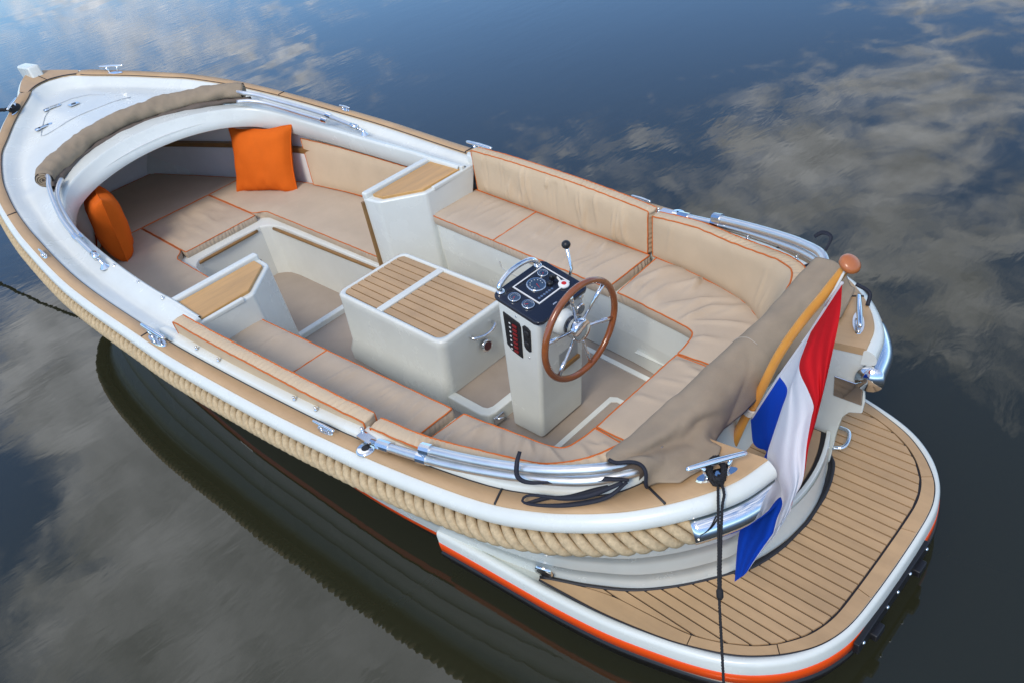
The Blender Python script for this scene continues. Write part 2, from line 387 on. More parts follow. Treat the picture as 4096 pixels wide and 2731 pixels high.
# gunwale boards in teak colour
def boards():
    cuts = [(.30, 2.27), (2.27, 4.505), (4.505, 6.978), (6.978, 7.44), (7.44, 9)]
    for s in (-1, 1):
        seam = MB()
        idx = []
        for a, b in cuts:
            ii = [i for i in range(NS) if a <= TI[s][i].x <= b or (b == 9 and i > NS-30 and TI[s][i].x >= a)]
            i0, i1 = min(ii), max(ii)
            if b == 9: i1 = NS-1
            rows = []
            for i in range(i0-(0 if a == .30 else 0), min(i1+1, NS-1)+1):
                f0 = .06 if (i == i0) else 0
                pi_, po = TI[s][i], TO[s][i]
                if i == i0 and a > .4: pi_ = pi_.lerp(TI[s][i+1], .06/max((TI[s][i+1]-pi_).length*10, .6)); po = po.lerp(TO[s][i+1], .06/max((TO[s][i+1]-po).length*10, .6))
                row = [pi_.lerp(po, .0)+Vector((0, 0, zs(pi_.x)-.02)), pi_+Vector((0, 0, zs(pi_.x)+.008))]
                for t in (.04, .5, .96): q = pi_.lerp(po, t); row.append(q+Vector((0, 0, zs(q.x)+.0125)))
                row += [po.lerp(pi_, .01)+Vector((0, 0, zs(po.x)+.007)), po+Vector((0, 0, zs(po.x)-.02))]
                rows.append(row)
            mb = MB(); mb.grid(rows)
            for e in (rows[0], rows[-1]): mb.add(e, [tuple(range(len(e)))])
            B(mb.make('gunwale_board', TEAK, smooth=True))
            if a > .4:
                e = rows[0]; seam.tube([e[1]+Vector((0, 0, .006)), e[3]+Vector((0, 0, .0015)), e[5]+Vector((0, 0, .006))], .0045, 6)
        # dark caulk line along the inner edge
        seam.tube([TI[s][i]+Vector((0, 0, zs(TI[s][i].x)+.0085)) for i in range(20, NS-2) if TI[s][i].x > 4.62], .0045, 6)
        seam.tube([TI[s][i]+Vector((0, 0, zs(TI[s][i].x)+.0065)) for i in range(20, NS-2) if TI[s][i].x < 4.64], .0032, 6)
        B(seam.make('gunwale_caulk', CAULK, smooth=True))
    # breasthook
    mb = MB()
    ii = [i for i in range(NS) if TI[1][i].x <= .315]
    outl = [TO[-1][i] for i in ii[::-1]]+[TO[1][i] for i in ii[1:]]
    e = TI[1][ii[-1]]
    inner = []
    for k in range(13):
        t = k/12*2-1; inner.append(Vector((.30-.17*(1-t*t)+.02, -t*-1*.0+(-t)*-.235*-1, 0)))
    n_ = len(outl); inner = resample(inner, n_)
    if (inner[0]-outl[0]).length > (inner[-1]-outl[0]).length: inner = inner[::-1]
    rows = [[p+Vector((0, 0, zs(p.x)-.02)) for p in outl], [p+Vector((0, 0, zs(p.x)+.010)) for p in outl], [p+Vector((0, 0, zs(p.x)+.010)) for p in inner], [p+Vector((0, 0, zs(p.x)-.02)) for p in inner]]
    mb.grid(rows); B(mb.make('gunwale_board', TEAK))
    c = MB(); c.tube([p+Vector((0, 0, zs(p.x)+.009)) for p in inner], .005, 6); c.tube([rows[1][n_//2]+Vector((.0, 0, .002)), rows[2][n_//2]+Vector((0, 0, .002))], .0035, 6)
    B(c.make('gunwale_caulk', CAULK, smooth=True))
boards()
# rope fender: three laid strands under the rail
def rope_strands(path, rs, ro, pitch, n, side, step=.011):
    d = 0; total = sum((b-a).length for a, b in zip(path[:-1], path[1:])); m = int(total/step); P = resample(path, m); out_ = []
    for k in range(3):
        pts = []
        for i, p in enumerate(P):
            t = (P[min(i+1, m-1)]-P[max(i-1, 0)]).normalized(); u = Vector((0, 0, 1)); u = (u-t*t.z).normalized() if abs(t.z) < .95 else (Vector((1, 0, 0))-t*t.x).normalized(); v = t.cross(u)
            a = side*2*math.pi*(i*total/m)/pitch+2*math.pi*k/3
            pts.append(p+(u*math.cos(a)+v*math.sin(a))*ro)
        mb = MB(); mb.tube(pts, rs, n); out_.append(mb)
    return out_
for s in (-1, 1):
    path = [TO[s][i]+outn(TO[s], i, s)*.022+Vector((0, 0, zs(TO[s][i].x)-.111)) for i in range(NS) if .2 < TO[s][i].x and i < NS-12]
    e = thing('rope_fender', '', '', (0, 0, 0)); del e['label']; del e['category']; B(e)
    for mb in rope_strands(path, .0192, .0285, .156, 10, 1 if s < 0 else -1): mb.make('strand', ROPE, e, smooth=True)
    # polished end sleeve wrapping the rope at the quarter
    i0 = NS-15
    pth = [TO[s][i]+outn(TO[s], i, s)*.020+Vector((0, 0, zs(TO[s][i].x)-.112)) for i in range(i0, NS)]
    pth += [pth[-1]+Vector((.006, -.025*s, 0))]
    mb = MB(); mb.tube(pth, .052, 20); S(e, mb.make('end_sleeve', CHROME, None, smooth=True))

# ------------------------------------------------------------------ foredeck and side decks
RIMh = [(4.74, .958, .752), (4.46, .960, .758), (4.2, .972, .760), (3.78, .972, .763), (3.36, .964, .780), (3.12, .951, .793), (2.80, .931, .815), (2.63, .903, .838), (2.50, .845, .875), (2.385, .765, .910),
        (2.30, .65, .937), (2.235, .5, .963), (2.185, .33, .985), (2.155, .16, .997), (2.148, 0, 1.0)]
RBh = [(4.74, .965, .628), (4.46, .965, .628), (4.2, .975, .625), (3.78, .978, .630), (3.36, .975, .636), (3.12, .967, .642), (2.84, .945, .655), (2.67, .91, .680), (2.53, .85, .709), (2.42, .765, .752),
       (2.36, .65, .790), (2.33, .515, .826), (2.305, .33, .857), (2.29, .16, .872), (2.285, 0, .876)]
def sym_curve(h, k=6):
    near = [Vector((x, -y, z)) for x, y, z in h]; far = [Vector((x, y, z)) for x, y, z in h[::-1][1:]]
    return spline(near+far, k)
RIM = sym_curve(RIMh); RB = sym_curve(RBh)
NR = len(RIM)
DECKIN = []
def deck():
    # outer curve: teak inner edge from near x=4.6 forward, round the bow and back
    side = [p for p in TI[1] if .2 <= p.x <= 4.80]
    near = [Vector((p.x, -p.y, 0)) for p in side[::-1]]; bowarc = [Vector((.315-.165*(1-(y/.2)**2), y, 0)) for y in (-.12, -.04, .04, .12)]
    far = [Vector((p.x, p.y, 0)) for p in side]
    outer = near+bowarc+far
    # pair deck edge points with rim points
    key_r = [0, .16, .38, .5, .62, .84, 1.0]; tot = NR-1
    O = resample(outer, 400)
    def o_at(x, s):
        return min(range(400), key=lambda i: (O[i].x-x)**2*1+(0 if O[i].y*s >= 0 else 100))
    prs = []
    for j, p in enumerate(RIM):
        s = -1 if j < NR/2 else 1
        if p.x > 2.45: prs.append((j, o_at(p.x+(p.x-2.45)*.06, s)))
    mid = NR//2
    fo = [a for a in prs if a[0] < mid]; ba = [a for a in prs if a[0] > mid]
    table = sorted(fo+[(mid, 200)]+ba)
    idx = [interp(j, table) for j in range(NR)]
    rows = []
    for j in range(NR):
        a = idx[j]; k = int(a); o = O[k].lerp(O[min(k+1, 399)], a-k); r_ = RIM[j]
        o = Vector((o.x, o.y, zs(o.x)-.004)); dl = (Vector((r_.x, r_.y, 0))-Vector((o.x, o.y, 0))).length; row = []
        for q in (0, .01, .03, .06, .1, .16, .24, .34, .45, .56, .67, .78, .88, .94, .97, 1):
            dd = q*dl; p = o.lerp(r_, q)
            dip = .045*sstep(0, .13, dd)*(1-sstep(.35, .95, q)) if dl < .6 else .062*sstep(0, .17, dd)*(1-sstep(.15, .95, q))
            p.z -= dip; 
            if q > .98: p.z += .0
            row.append(p)
        rows.append(row)
    mb = MB(); mb.grid(rows)
    # rounded lip, vertical face, return underneath
    lip = []
    for j in range(NR):
        r_ = RIM[j]; b = RB[j]; inn = rows[j][-2]-r_; inn.z = 0; inn = inn.normalized() if inn.length > 1e-6 else Vector((0, 0, 0))
        lip.append([r_.copy(), r_-inn*.010+Vector((0, 0, -.003)), r_-inn*.016+Vector((0, 0, -.014)), b.lerp(r_, .5)-inn*.014, b-inn*.012+Vector((0, 0, .006)), b+Vector((0, 0, -.002)), b+inn*.03+Vector((0, 0, .0)), b+inn*.035+Vector((0, 0, .06))])
        DECKIN.append(b+inn*.035+Vector((0, 0, .06)))
    mb.grid(lip)
    d = mb.make('foredeck', WHITE, smooth=True); B(d)
    # hatch outline groove and fittings on the foredeck
    def dz(x, y):        # deck height near the centreline: sample rows
        c_ = sorted(((p.x-x)**2+(p.y-y)**2+1e-7, p.z) for r_ in rows for p in r_)[:5]; return sum(z_/d_ for d_, z_ in c_)/sum(1/d_ for d_, z_ in c_)+.003
    g = MB(); h = [(.66, -.17), (.80, -.31), (1.0, -.42), (1.14, -.485), (1.18, -.46), (1.19, -.2), (1.195, .1), (1.19, .31)]
    g.tube([Vector((x, y, dz(x, y)+.001)) for x, y in resample([(x, y, 0) for x, y in h], 40) for x, y in [(x, y)]] if False else [Vector((p.x, p.y, dz(p.x, p.y)+.0005)) for p in resample([(x, y, 0) for x, y in h], 40)], .0028, 6)
    g.tube([Vector((p.x, p.y, dz(p.x, p.y)+.0005)) for p in resample([(.66, -.15, 0), (.66, .0, 0), (.74, .12, 0), (.9, .2, 0)], 30)], .0022, 6)
    B(g.make('deck_hatch_gap', mat('grey_gap', (.44, .46, .47), .6), smooth=True))
    for x, y in ((.70, -.20), (1.0, -.40)):
        m_ = MB(); z = dz(x, y)
        m_.box((x, y, z+.006), (.05, .09, .008)); m_.lathe((x, y-.05, z), (0, 0, 1), [(0, .03), (.01, .026)], 12); m_.lathe((x, y+.05, z), (0, 0, 1), [(0, .03), (.01, .026)], 12)
        B(m_.make('deck_hinge', CHROME, bevel=.002))
    z = dz(.86, -.06); m_ = MB(); m_.box((.85, -.06, z+.006), (.075, .085, .008)); hl = m_.make('hatch_lock', CHROME, bevel=.002); B(hl)
    q = MB(); q.lathe((.85, -.06, z+.010), (0, 0, 1), [(0, .022), (.003, .02)], 12); S(hl, q.make('lock_recess', BLACK)); hl.children[0].location = (0, 0, 0)
    return rows
DECKROWS = deck()

# ------------------------------------------------------------------ bow interior
def bow_interior():
    # liner: hull side from under the deck edge down to the seat, both sides
    top, ledge0, ledge1, low = [], [], [], []
    side = [p for p in TI[1] if .75 <= p.x <= 4.5]
    back = [(.80, .16), (.84, .30), (1.2, .455), (1.861, .69), (2.35, .83), (2.74, .905), (3.4, .955), (4.46, .985)]
    full = [Vector((x, -y, 0)) for x, y in back[::-1]]+[Vector((x, y, 0)) for x, y in back]
    full = resample(full, 90)
    mb = MB(); rows = []
    for z, o in ((.13, -.02), (.20, 0), (.49, .03), (.505, .07), (.62, .075), (.85, .08)):
        rows.append([p+Vector((0, math.copysign(o, p.y) if abs(p.y) > .2 else 0, z if z < .7 else interp(p.x, [(2.0, .86), (2.5, .72), (2.8, .66)]))) for p in full])
    mb.grid(rows); B(mb.make('bow_liner', LINER, smooth=False))
    # underside of the foredeck
    mb = MB(); n = len(DECKIN); rows = []
    for t in (0, .35, .7, 1):
        rows.append([p.lerp(Vector((max(.85, p.x-1.5*max(0, 1-abs(p.y)/.9)), p.y*lerp(1.0, .75, sstep(.88, .6, abs(p.y))), lerp(p.z, zs(1.2)-.12, sstep(.88, .6, abs(p.y))))), t) for p in DECKIN])
    mb.grid(rows); B(mb.make('deck_underside', LINER, smooth=True))
    # wooden ledge strip
    mb = MB(); rows = []
    for z, o in ((.495, .028), (.535, .026), (.535, .07), (.495, .07)):
        rows.append([p+Vector((0, math.copysign(o, p.y), z)) for p in full if p.x > 1.0 and p.y > 0])
    mb.grid(rows+[rows[0]]); B(mb.make('ledge_strip', BRASS))
    mb = MB(); rows = []
    for z, o in ((.495, .028), (.535, .026), (.535, .07), (.495, .07)):
        rows.append([p+Vector((0, math.copysign(o, p.y), z)) for p in full if p.x > 1.0 and p.y < 0])
    mb.grid(rows+[rows[0]]); B(mb.make('ledge_strip', BRASS))
    # bench: horseshoe with inner well
    well = [(4.41, .385), (3.1, .365), (2.97, .345), (2.90, .28), (2.885, .1), (2.885, -.1), (2.90, -.28), (2.97, -.345), (3.1, -.365), (4.41, -.385)]
    outer = [(4.41, .98), (3.4, .95), (2.74, .90), (1.861, .68), (.84, .29), (.84, -.29), (1.861, -.68), (2.74, -.90), (3.4, -.95), (4.41, -.98)]
    mb = MB(); W_ = [Vector((x, y, 0)) for x, y in well]; O_ = [Vector((x, y, 0)) for x, y in outer]
    W_ = resample(W_, 60); O_ = resample(O_, 60)
    z = .196
    rows = [[p+Vector((0, 0, z)) for p in O_], [p+Vector((0, 0, z)) for p in W_]]
    for dz_, inset in ((-.004, .008), (-.014, .013), (-.2, .02), (-.46, .035)):
        rows.append([Vector((lerp(p.x, 3.8, inset*.4), p.y*(1-inset*1.6), z+dz_)) for p in W_])
    mb.grid(rows); B(mb.make('bow_bench', WHITE2, smooth=False))
    fl = MB(); fl.prism([(4.45, .40), (2.85, .40), (2.85, -.40), (4.45, -.40)], -.28, -.235); B(fl.make('bow_floor', FLOOR))
    # teak rub strips in the well
    for a, b in (((2.99, .338, .165), (4.39, .372, .165)), ((2.903, .24, .172), (2.912, -.30, .172))):
        mb = MB(); mb.tube(resample([a, b], 12), .013, 8); o = mb.make('wood_strip', BRASS, smooth=True); B(o)
bow_interior()

# ------------------------------------------------------------------ side consoles with teak tops, bulkhead, threshold
def side_console(s):
    top = [(4.452, .447), (4.553, .452), (4.732, .647), (4.738, .958), (4.445, .965)]
    mb = MB()
    body = [(4.395, .40), (4.53, .408), (4.565, .425), (4.765, .640), (4.775, 1.06), (4.395, 1.02)]
    low = [(4.41, .37), (4.50, .375), (4.535, .39), (4.735, .60), (4.745, .74), (4.41, .74)]
    n = len(body)
    a = [Vector((x, y*s, -.25)) for x, y in low]; b = [Vector((x, y*s, .716)) for x, y in body]
    mb.hexa(a, b)
    o = mb.make('side_console', WHITE, bevel=.014, seg=3); B(o)
    mb = MB(); mb.prism([(4.385, .405*s), (4.438, .405*s), (4.438, .985*s), (4.385, .985*s)], .70, .752); S(o, mb.make('lip', WHITE, bevel=.012, seg=3))
    mb = MB(); mb.prism([(4.742, .70*s), (4.772, .70*s), (4.772, 1.05*s), (4.742, 1.05*s)], .70, .728); S(o, mb.make('lip', WHITE, bevel=.008, seg=3))
    mb = MB(); mb.prism([(4.44, .962*s), (4.765, .955*s), (4.765, .985*s), (4.44, .99*s)], .60, .7515); S(o, mb.make('lip', WHITE, bevel=.008, seg=3))
    mb = MB(); mb.prism([(x, y*s) for x, y in top], .710, .734); S(o, mb.make('table_top', TEAKW, bevel=.004, seg=2))
    # wooden edge strip on the bulkhead
    mb = MB(); mb.hexa([(4.385, .385*s, .69), (4.405, .385*s, .69), (4.405, .405*s, .69), (4.385, .405*s, .69)], [(4.395, .352*s, -.1), (4.415, .352*s, -.1), (4.415, .372*s, -.1), (4.395, .372*s, -.1)])
    S(o, mb.make('edge_strip', BRASS))
for s in (1, -1): side_console(s)
mb = MB(); mb.prism([(4.415, -.40), (4.465, -.40), (4.465, .40), (4.415, .40)], -.25, .135); B(mb.make('threshold', WHITE, bevel=.008))

# ------------------------------------------------------------------ cockpit: coaming, walls, benches, floor
FRONT = [(4.70, .655), (5.36, .612), (6.29, .548), (6.62, .505), (6.82, .475), (6.885, .44), (6.905, .36), (6.91, .29)]   # bench front edge in plan
BACK = [(4.76, 1.036), (5.367, .99), (5.80, .945), (6.29, .905), (6.60, .862), (6.82, .81), (6.97, .755), (7.10, .66), (7.16, .55), (7.19, .40), (7.195, .29)]
def cockpit():
    for s in (-1, 1):
        ii = [i for i in range(NS) if TI[s][i].x >= 4.66]
        rows = []
        sec = ((.0, -.01), (.001, .026), (.005, .033), (.011, .0355), (.030, .038), (.050, .040), (.057, .037), (.061, .030), (.066, -.10))
        for q, i in enumerate(ii):
            p = TI[s][i]; n = outn(TI[s], i, s); z = zs(p.x); f = sstep(0, 1, q/2.0) if q < 2 else 1
            rows.append([p-n*(d+.004)+Vector((0, 0, z+h)) for d, h in sec])
        # rounded nose of the coaming at its forward end
        p0 = rows[0]; c0 = p0[3]; nose = []
        for k in range(1, 5):
            a = k/4*math.pi/2; row = [p0[3].lerp(v, math.cos(a)) for v in p0]
            nose.append([Vector((v.x-.06*math.sin(a), v.y, lerp(v.z, zs(4.6)-.01, 0) if k < 4 else v.z)) for v in row])
        mb = MB(); mb.grid(nose[::-1]+rows); o = mb.make('coaming', WHITE, smooth=True); B(o)
        st = MB()
        for x in (5.0, 5.2, 5.83, 6.02, 6.32, 6.90, 7.10, 7.39) if s < 0 else (5.0, 5.4, 5.83, 6.32, 6.9, 7.2):
            i = min(ii, key=lambda i: abs(TI[s][i].x-x)+(0 if i < NS-10 else 9)); p = TI[s][i]-outn(TI[s], i, s)*.026+Vector((0, 0, zs(TI[s][i].x)+.040))
            q = MB(); q.lathe(p, (0, 0, 1), [(0, .009), (.004, .009), (.006, .005), (.012, .005), (.014, .007), (.018, .005)], 10); S(o, q.make('cover_stud', CHROME, smooth=True))
    # studs also along the near side deck
    for x, y, z in ((3.66, -.985, .76), (4.02, -.985, .752), (4.36, -.985, .755)):
        q = MB(); q.lathe((x, y, z), (0, 0, 1), [(0, .010), (.004, .010), (.006, .005), (.012, .005), (.014, .008), (.018, .005)], 10); B(q.make('cover_stud', CHROME, smooth=True))
    # inner side walls behind the backrests
    for s in (-1, 1):
        ii = [i for i in range(NS) if TI[s][i].x >= 4.7]
        rows = [[TI[s][i]-outn(TI[s], i, s)*d+Vector((0, 0, z if z > 0 else zs(TI[s][i].x))) for i in ii] for d, z in ((.069, -1), (.075, .6), (.085, .45))]
        mb = MB(); mb.grid(rows); B(mb.make('cockpit_wall', WHITE2, smooth=True))
    # benches
    Fc = spline([(x, y, 0) for x, y in FRONT], 5); Bc = spline([(x, y, 0) for x, y in BACK], 5)
    F2 = [Vector((p.x, -p.y, 0)) for p in Fc]+[Vector((p.x, p.y, 0)) for p in Fc[::-1]]
    B2 = [Vector((p.x, -p.y, 0)) for p in Bc]+[Vector((p.x, p.y, 0)) for p in Bc[::-1]]
    n = 120; F2 = resample(F2, n); B2 = resample([p+Vector((.0, math.copysign(.07, p.y), 0)) for p in B2], n)
    rows = [[p+Vector((0, 0, .488)) for p in B2], [p+Vector((0, 0, .488)) for p in F2]]
    def ins(p, d): return Vector((p.x+(d if p.x > 6.86 else 0), p.y+math.copysign(d if p.x < 6.9 else 0, p.y), 0))
    for z, d in ((.484, -.006), (.474, -.010), (.30, .004), (.13, .012), (.105, -.012), (.10, -.03)):
        rows.append([ins(p, d)+Vector((0, 0, z)) for p in F2])
    mb = MB(); mb.grid(rows); B(mb.make('cockpit_bench', WHITE, smooth=False))
    # floor (with white outline strip of a floor hatch)
    fl = MB(); fl.prism([(4.46, -.95), (7.0, -.70), (7.0, .70), (4.46, .95)], .05, .10); B(fl.make('cockpit_floor', FLOOR))
    mb = MB(); z0, z1 = .098, .1045
    mb.prism([(6.475, -.40), (6.505, -.40), (6.505, .235), (6.475, .262)], z0, z1)
    mb.prism([(6.475, .262), (6.505, .235), (6.53, .25), (6.90, .235), (6.90, .262), (6.51, .279)], z0, z1)
    B(mb.make('floor_hatch_strip', WHITE2))
    mb = MB(); mb.hexa([(6.10, .52, .098), (6.85, .465, .098), (6.85, .44, .098), (6.10, .495, .098)], [(6.10, .52, .112), (6.85, .465, .112), (6.85, .44, .106), (6.10, .495, .106)]); B(mb.make('floor_edge_strip', WHITE2))
    # locker door outline on the far bench front
    g = MB(); pts = [(5.37, .40), (5.38, .36), (5.42, .345), (6.0, .34)]
    g.tube([Vector((x, interp(x, FRONT)+.004, z)) for x, z in pts], .004, 6); B(g.make('locker_gap', mat('grey_gap_b', (.42, .44, .45), .6)))
    # bulkhead behind the aft seat and boarding step
    mb = MB(); rows = []
    for z, dx in ((.35, .03), (.60, .015), (.76, 0), (.80, .012), (.80, .09), (.76, .105), (.36, .115)):
        rows.append([Vector((7.285+dx-.03*(abs(y)/.34)**2 if abs(y) < .4 else 7.285+dx, y, z)) for y in [lerp(-.62, .62, k/20) for k in range(21)]])
    mb.grid(rows); B(mb.make('aft_bulkhead', WHITE, smooth=False))
cockpit()

def boarding_step():
    Z = .395
    def ex(y): return 7.69-.075*(abs(y)/.335)**2
    # tray
    ys = [lerp(-.335, .335, k/16) for k in range(17)]
    mb = MB(); mb.prism([(7.38, -.335)]+[(ex(y), y) for y in ys]+[(7.38, .335)], Z-.05, Z-.012); base = mb.make('boarding_step', CAULK); B(base)
    for k in range(14):
        y0, y1 = lerp(-.318, .318, k/14)+.0025, lerp(-.318, .318, (k+1)/14)-.0025
        m_ = MB(); m_.prism([(7.385, y0), (ex(y0)-.125, y0), (ex(y1)-.125, y1), (7.385, y1)], Z-.012, Z); S(base, m_.make('plank', TEAKG, bevel=.001, seg=1))
    m_ = MB(); m_.prism([(ex(y)-.030, y*.955) for y in ys]+[(ex(y)-.120, y*.955) for y in ys[::-1]], Z-.012, Z+.001); S(base, m_.make('margin_board', TEAKG, bevel=.001, seg=1))
    m_ = MB(); m_.prism([(ex(y)+.004, y) for y in ys]+[(ex(y)-.014, y) for y in ys[::-1]], Z-.06, Z+.010); S(base, m_.make('white_lip', WHITE, bevel=.004))
    # lamp-like deck fitting
    m_ = MB(); m_.lathe((7.49, .285, Z), (0, 0, 1), [(0, .055), (.012, .052), (.02, .035), (.03, .034), (.04, .028)], 24); S(base, m_.make('deck_filler', CHROME, smooth=True))
    # quarter "horns": inner cheek walls
    for s in (-1, 1):
        pts_t = [(7.40, .85), (7.73, .862)]
        prof = [(7.36, .10), (7.36, .80), (7.42, .832), (7.728, .853), (7.735, .70), (7.742, .62), (7.735, .555), (7.685, .535), (7.66, .50), (7.64, .40), (7.615, .21), (7.60, .10)]
        mb = MB(); mb.hexa([Vector((x, .338*s, z)) for x, z in prof], [Vector((x, .352*s, z)) for x, z in prof]); o = mb.make('quarter_cheek', WHITE, bevel=.005); B(o)
        if s > 0:
            q = MB(); q.lathe((7.50, .336, .70), (0, -1, 0), [(0, .05), (.006, .048), (.008, .035)], 20); qq = q.make('vent_grille', CHROME, smooth=False); S(o, qq)
            for k in range(5):
                b_ = MB(); b_.tube([(7.47, .326, .675+k*.013), (7.53, .326, .675+k*.013)], .0045, 6); S(o, b_.make('vent_slat', CHROME, smooth=True))
            q = MB(); q.lathe((7.53, .336, .52), (0, -1, 0), [(0, .022), (.012, .02), (.02, .012)], 16); S(o, q.make('shower_outlet', CHROME, smooth=True))
            q = MB(); q.prism([(7.62, .331), (7.735, .331), (7.735, .338), (7.62, .338)], .60, .70); S(o, q.make('sleeve_end_plate', CHROME, bevel=.003))
boarding_step()

# ------------------------------------------------------------------ swim platform
PO = [(6.50, .935), (6.72, .912), (6.93, .892), (7.124, .872), (7.361, .836), (7.56, .785), (7.70, .740), (7.80, .695), (7.88, .640), (7.955, .565), (8.01, .48), (8.045, .39), (8.062, .30), (8.07, .15), (8.072, 0)]
PT = [(7.03, .838), (7.126, .829), (7.333, .806), (7.56, .755), (7.69, .708), (7.80, .655), (7.88, .595), (7.94, .535), (7.995, .46), (8.028, .38), (8.045, .29), (8.052, .15), (8.054, 0)]   # teak outer edge
PM = [(7.05, .822), (7.2, .758), (7.32, .722), (7.46, .706), (7.613, .688), (7.70, .660), (7.764, .629), (7.835, .584), (7.895, .525), (7.948, .445), (7.975, .37), (7.988, .29), (7.992, .15), (7.993, 0)]  # inner edge of margin boards
HP = [(7.035, .822), (7.085, .800), (7.211, .742), (7.34, .667), (7.45, .568), (7.54, .46), (7.60, .375), (7.635, .335), (7.668, .25), (7.69, .15), (7.702, 0)]
def symm(h, k=5):
    P = spline([(x, y, 0) for x, y in h], k); return [Vector((p.x, -p.y, 0)) for p in P]+[Vector((p.x, p.y, 0)) for p in P[::-1][1:]]
PLZ = .222
plat = None
def platform():
    global plat
    out_ = symm(PO); n = len(out_)
    def off(i, d):
        a, b = out_[max(i-1, 0)], out_[min(i+1, n-1)]; t = (b-a).normalized(); return out_[i]+Vector((t.y, -t.x, 0))*d
    # signs: outward is +x at the stern
    sg = 1 if off(n//2, 1).x > out_[n//2].x else -1
    mb = MB(); inner = [Vector((7.2, p.y*.8, 0)) if True else p for p in out_]
    rows = [[Vector((min(p.x-.05, 7.35), p.y*.55, PLZ-.008)) for p in out_]]
    for d, z in ((-.036, PLZ-.008), (-.030, PLZ+.002), (-.014, PLZ+.004), (-.004, PLZ-.003), (0, PLZ-.016), (.001, PLZ-.058)):
        rows.append([off(i, d*sg)+Vector((0, 0, z)) for i in range(n)])
    mb.grid(rows); plat = mb.make('swim_platform', WHITE, smooth=True); B(plat)
    for p in plat.data.polygons: p.use_smooth = p.center.length >= 0
    for nm, zz, m_ in (('orange_band', ((.0, PLZ-.058), (.003, PLZ-.060), (.002, PLZ-.112), (-.002, PLZ-.116)), STRIPE), ('black_skirt', ((-.002, PLZ-.116), (.008, PLZ-.122), (.008, PLZ-.140), (-.005, PLZ-.150), (-.03, PLZ-.24), (-.10, PLZ-.42)), HULLBLACK)):
        q = MB(); rows = [[off(i, d*sg)+Vector((0, 0, z)) for i in range(n)] for d, z in zz]; q.grid(rows)
        for e in (0, n-1):
            col = [r_[e] for r_ in rows]; q.add(col+[c_+Vector((.0, -math.copysign(.12, c_.y), 0)) for c_ in col], [tuple(range(len(col)))+tuple(range(2*len(col)-1, len(col)-1, -1))])
        S(plat, q.make(nm, m_, None, smooth=True))
    # caulk bed
    T = symm(PT); Hh = symm(HP); q = MB(); k = len(T)
    Hr = resample(Hh, k)
    q.grid([[p+Vector((0, 0, PLZ-.002)) for p in T], [p+Vector((-.02, 0, PLZ-.002)) for p in Hr]]); bed = q.make('caulk_bed', CAULK); S(plat, bed)
    q = MB(); q.tube([p+Vector((0, 0, PLZ-.001)) for p in T], .0055, 6); S(plat, q.make('edge_caulk', CAULK, smooth=True))
    # black foot seal round the hull
    q = MB(); q.tube([p+Vector((.004, 0, PLZ+.004)) for p in Hh if p.x > 7.03], .0075, 8); S(plat, q.make('hull_seal', CAULK, smooth=True))
    # planks
    def edge_x(h, y):
        P = sorted([(b, a) for a, b in h]); return interp(abs(y), P)
    pitch = .0437; ymax = .80; kk = -18
    while kk <= 18:
        y0, y1 = kk*pitch-pitch/2+.0036, kk*pitch+pitch/2-.0036
        ys = [lerp(y0, y1, t) for t in (0, .33, .67, 1)]
        L0 = [(edge_x(HP, y)+.012, y) for y in ys]
        def mx(y):
            a = abs(y)
            if a < .688: return edge_x(PM, y)-.002
            return None
        if all(abs(y) < .815 for y in ys):
            R0 = [(edge_x(PM, y)-.0055, y) for y in ys]
            if max(r[0]-l[0] for r, l in zip(R0, L0)) > .02 and max(r[0]-l[0] for r, l in zip(R0, L0)) > .0:
                R0 = [(max(r[0], l[0]+.002), r[1]) for r, l in zip(R0, L0)]
                m_ = MB(); m_.prism(R0+L0[::-1], PLZ-.004, PLZ+.0055); S(plat, m_.make('plank', TEAK, None))
        kk += 1
    # tapered plank at each forward corner + margin boards
    Ts = {s: [Vector((p.x, p.y*s, 0)) for p in spline([(x, y, 0) for x, y in PT], 6)] for s in (-1, 1)}
    def near_i(P, x): return min(range(len(P)), key=lambda i: abs(P[i].x-x))
    for s in (-1, 1):
        P = Ts[s]
        Mi = [Vector((p.x, p.y*s, 0)) for p in spline([(7.07, .815), (7.2, .758), (7.32, .722), (7.46, .706), (7.613, .688), (7.70, .660), (7.764, .629), (7.835, .584), (7.895, .525), (7.948, .445), (7.975, .37), (7.988, .29), (7.992, .15), (7.993, 0)], 6)]
        n_ = 60; Pr = resample(P, n_); Mr = resample(Mi, n_)
        cuts = [0, 24, 36, 52, 59] if s < 0 else [0, 20, 40, 52, 59]
        for a, b in zip(cuts[:-1], cuts[1:]):
            po = [Pr[i].lerp(Mr[i], .05) for i in range(a, b+1)]; pi_ = [Mr[i].lerp(Pr[i], .06) for i in range(a, b+1)]
            if a > 0: po[0] = po[0].lerp(po[1], .15); pi_[0] = pi_[0].lerp(pi_[1], .15)
            m_ = MB(); m_.prism([(p.x, p.y) for p in po]+[(p.x, p.y) for p in pi_[::-1]], PLZ-.004, PLZ+.006); S(plat, m_.make('margin_board', TEAK, None))
    # ladder bracket recess on the stern edge
    lb = MB(); lb.box((8.076, -.06, PLZ-.085), (.022, .56, .055)); ob = lb.make('ladder_mount', BLACK, None, bevel=.004); S(plat, ob)
    for y in (.12, -.22):
        q = MB(); q.box((8.096, y, PLZ-.105), (.03, .065, .035)); S(plat, q.make('ladder_mount', BLACK, None, bevel=.006))
    for y in (.19, .05, -.05, -.13, -.31):
        q = MB(); q.lathe((8.086, y, PLZ-.07), (1, 0, 0), [(0, .008), (.006, .007), (.009, .003)], 10); S(plat, q.make('bolt', CHROME, None, smooth=True))
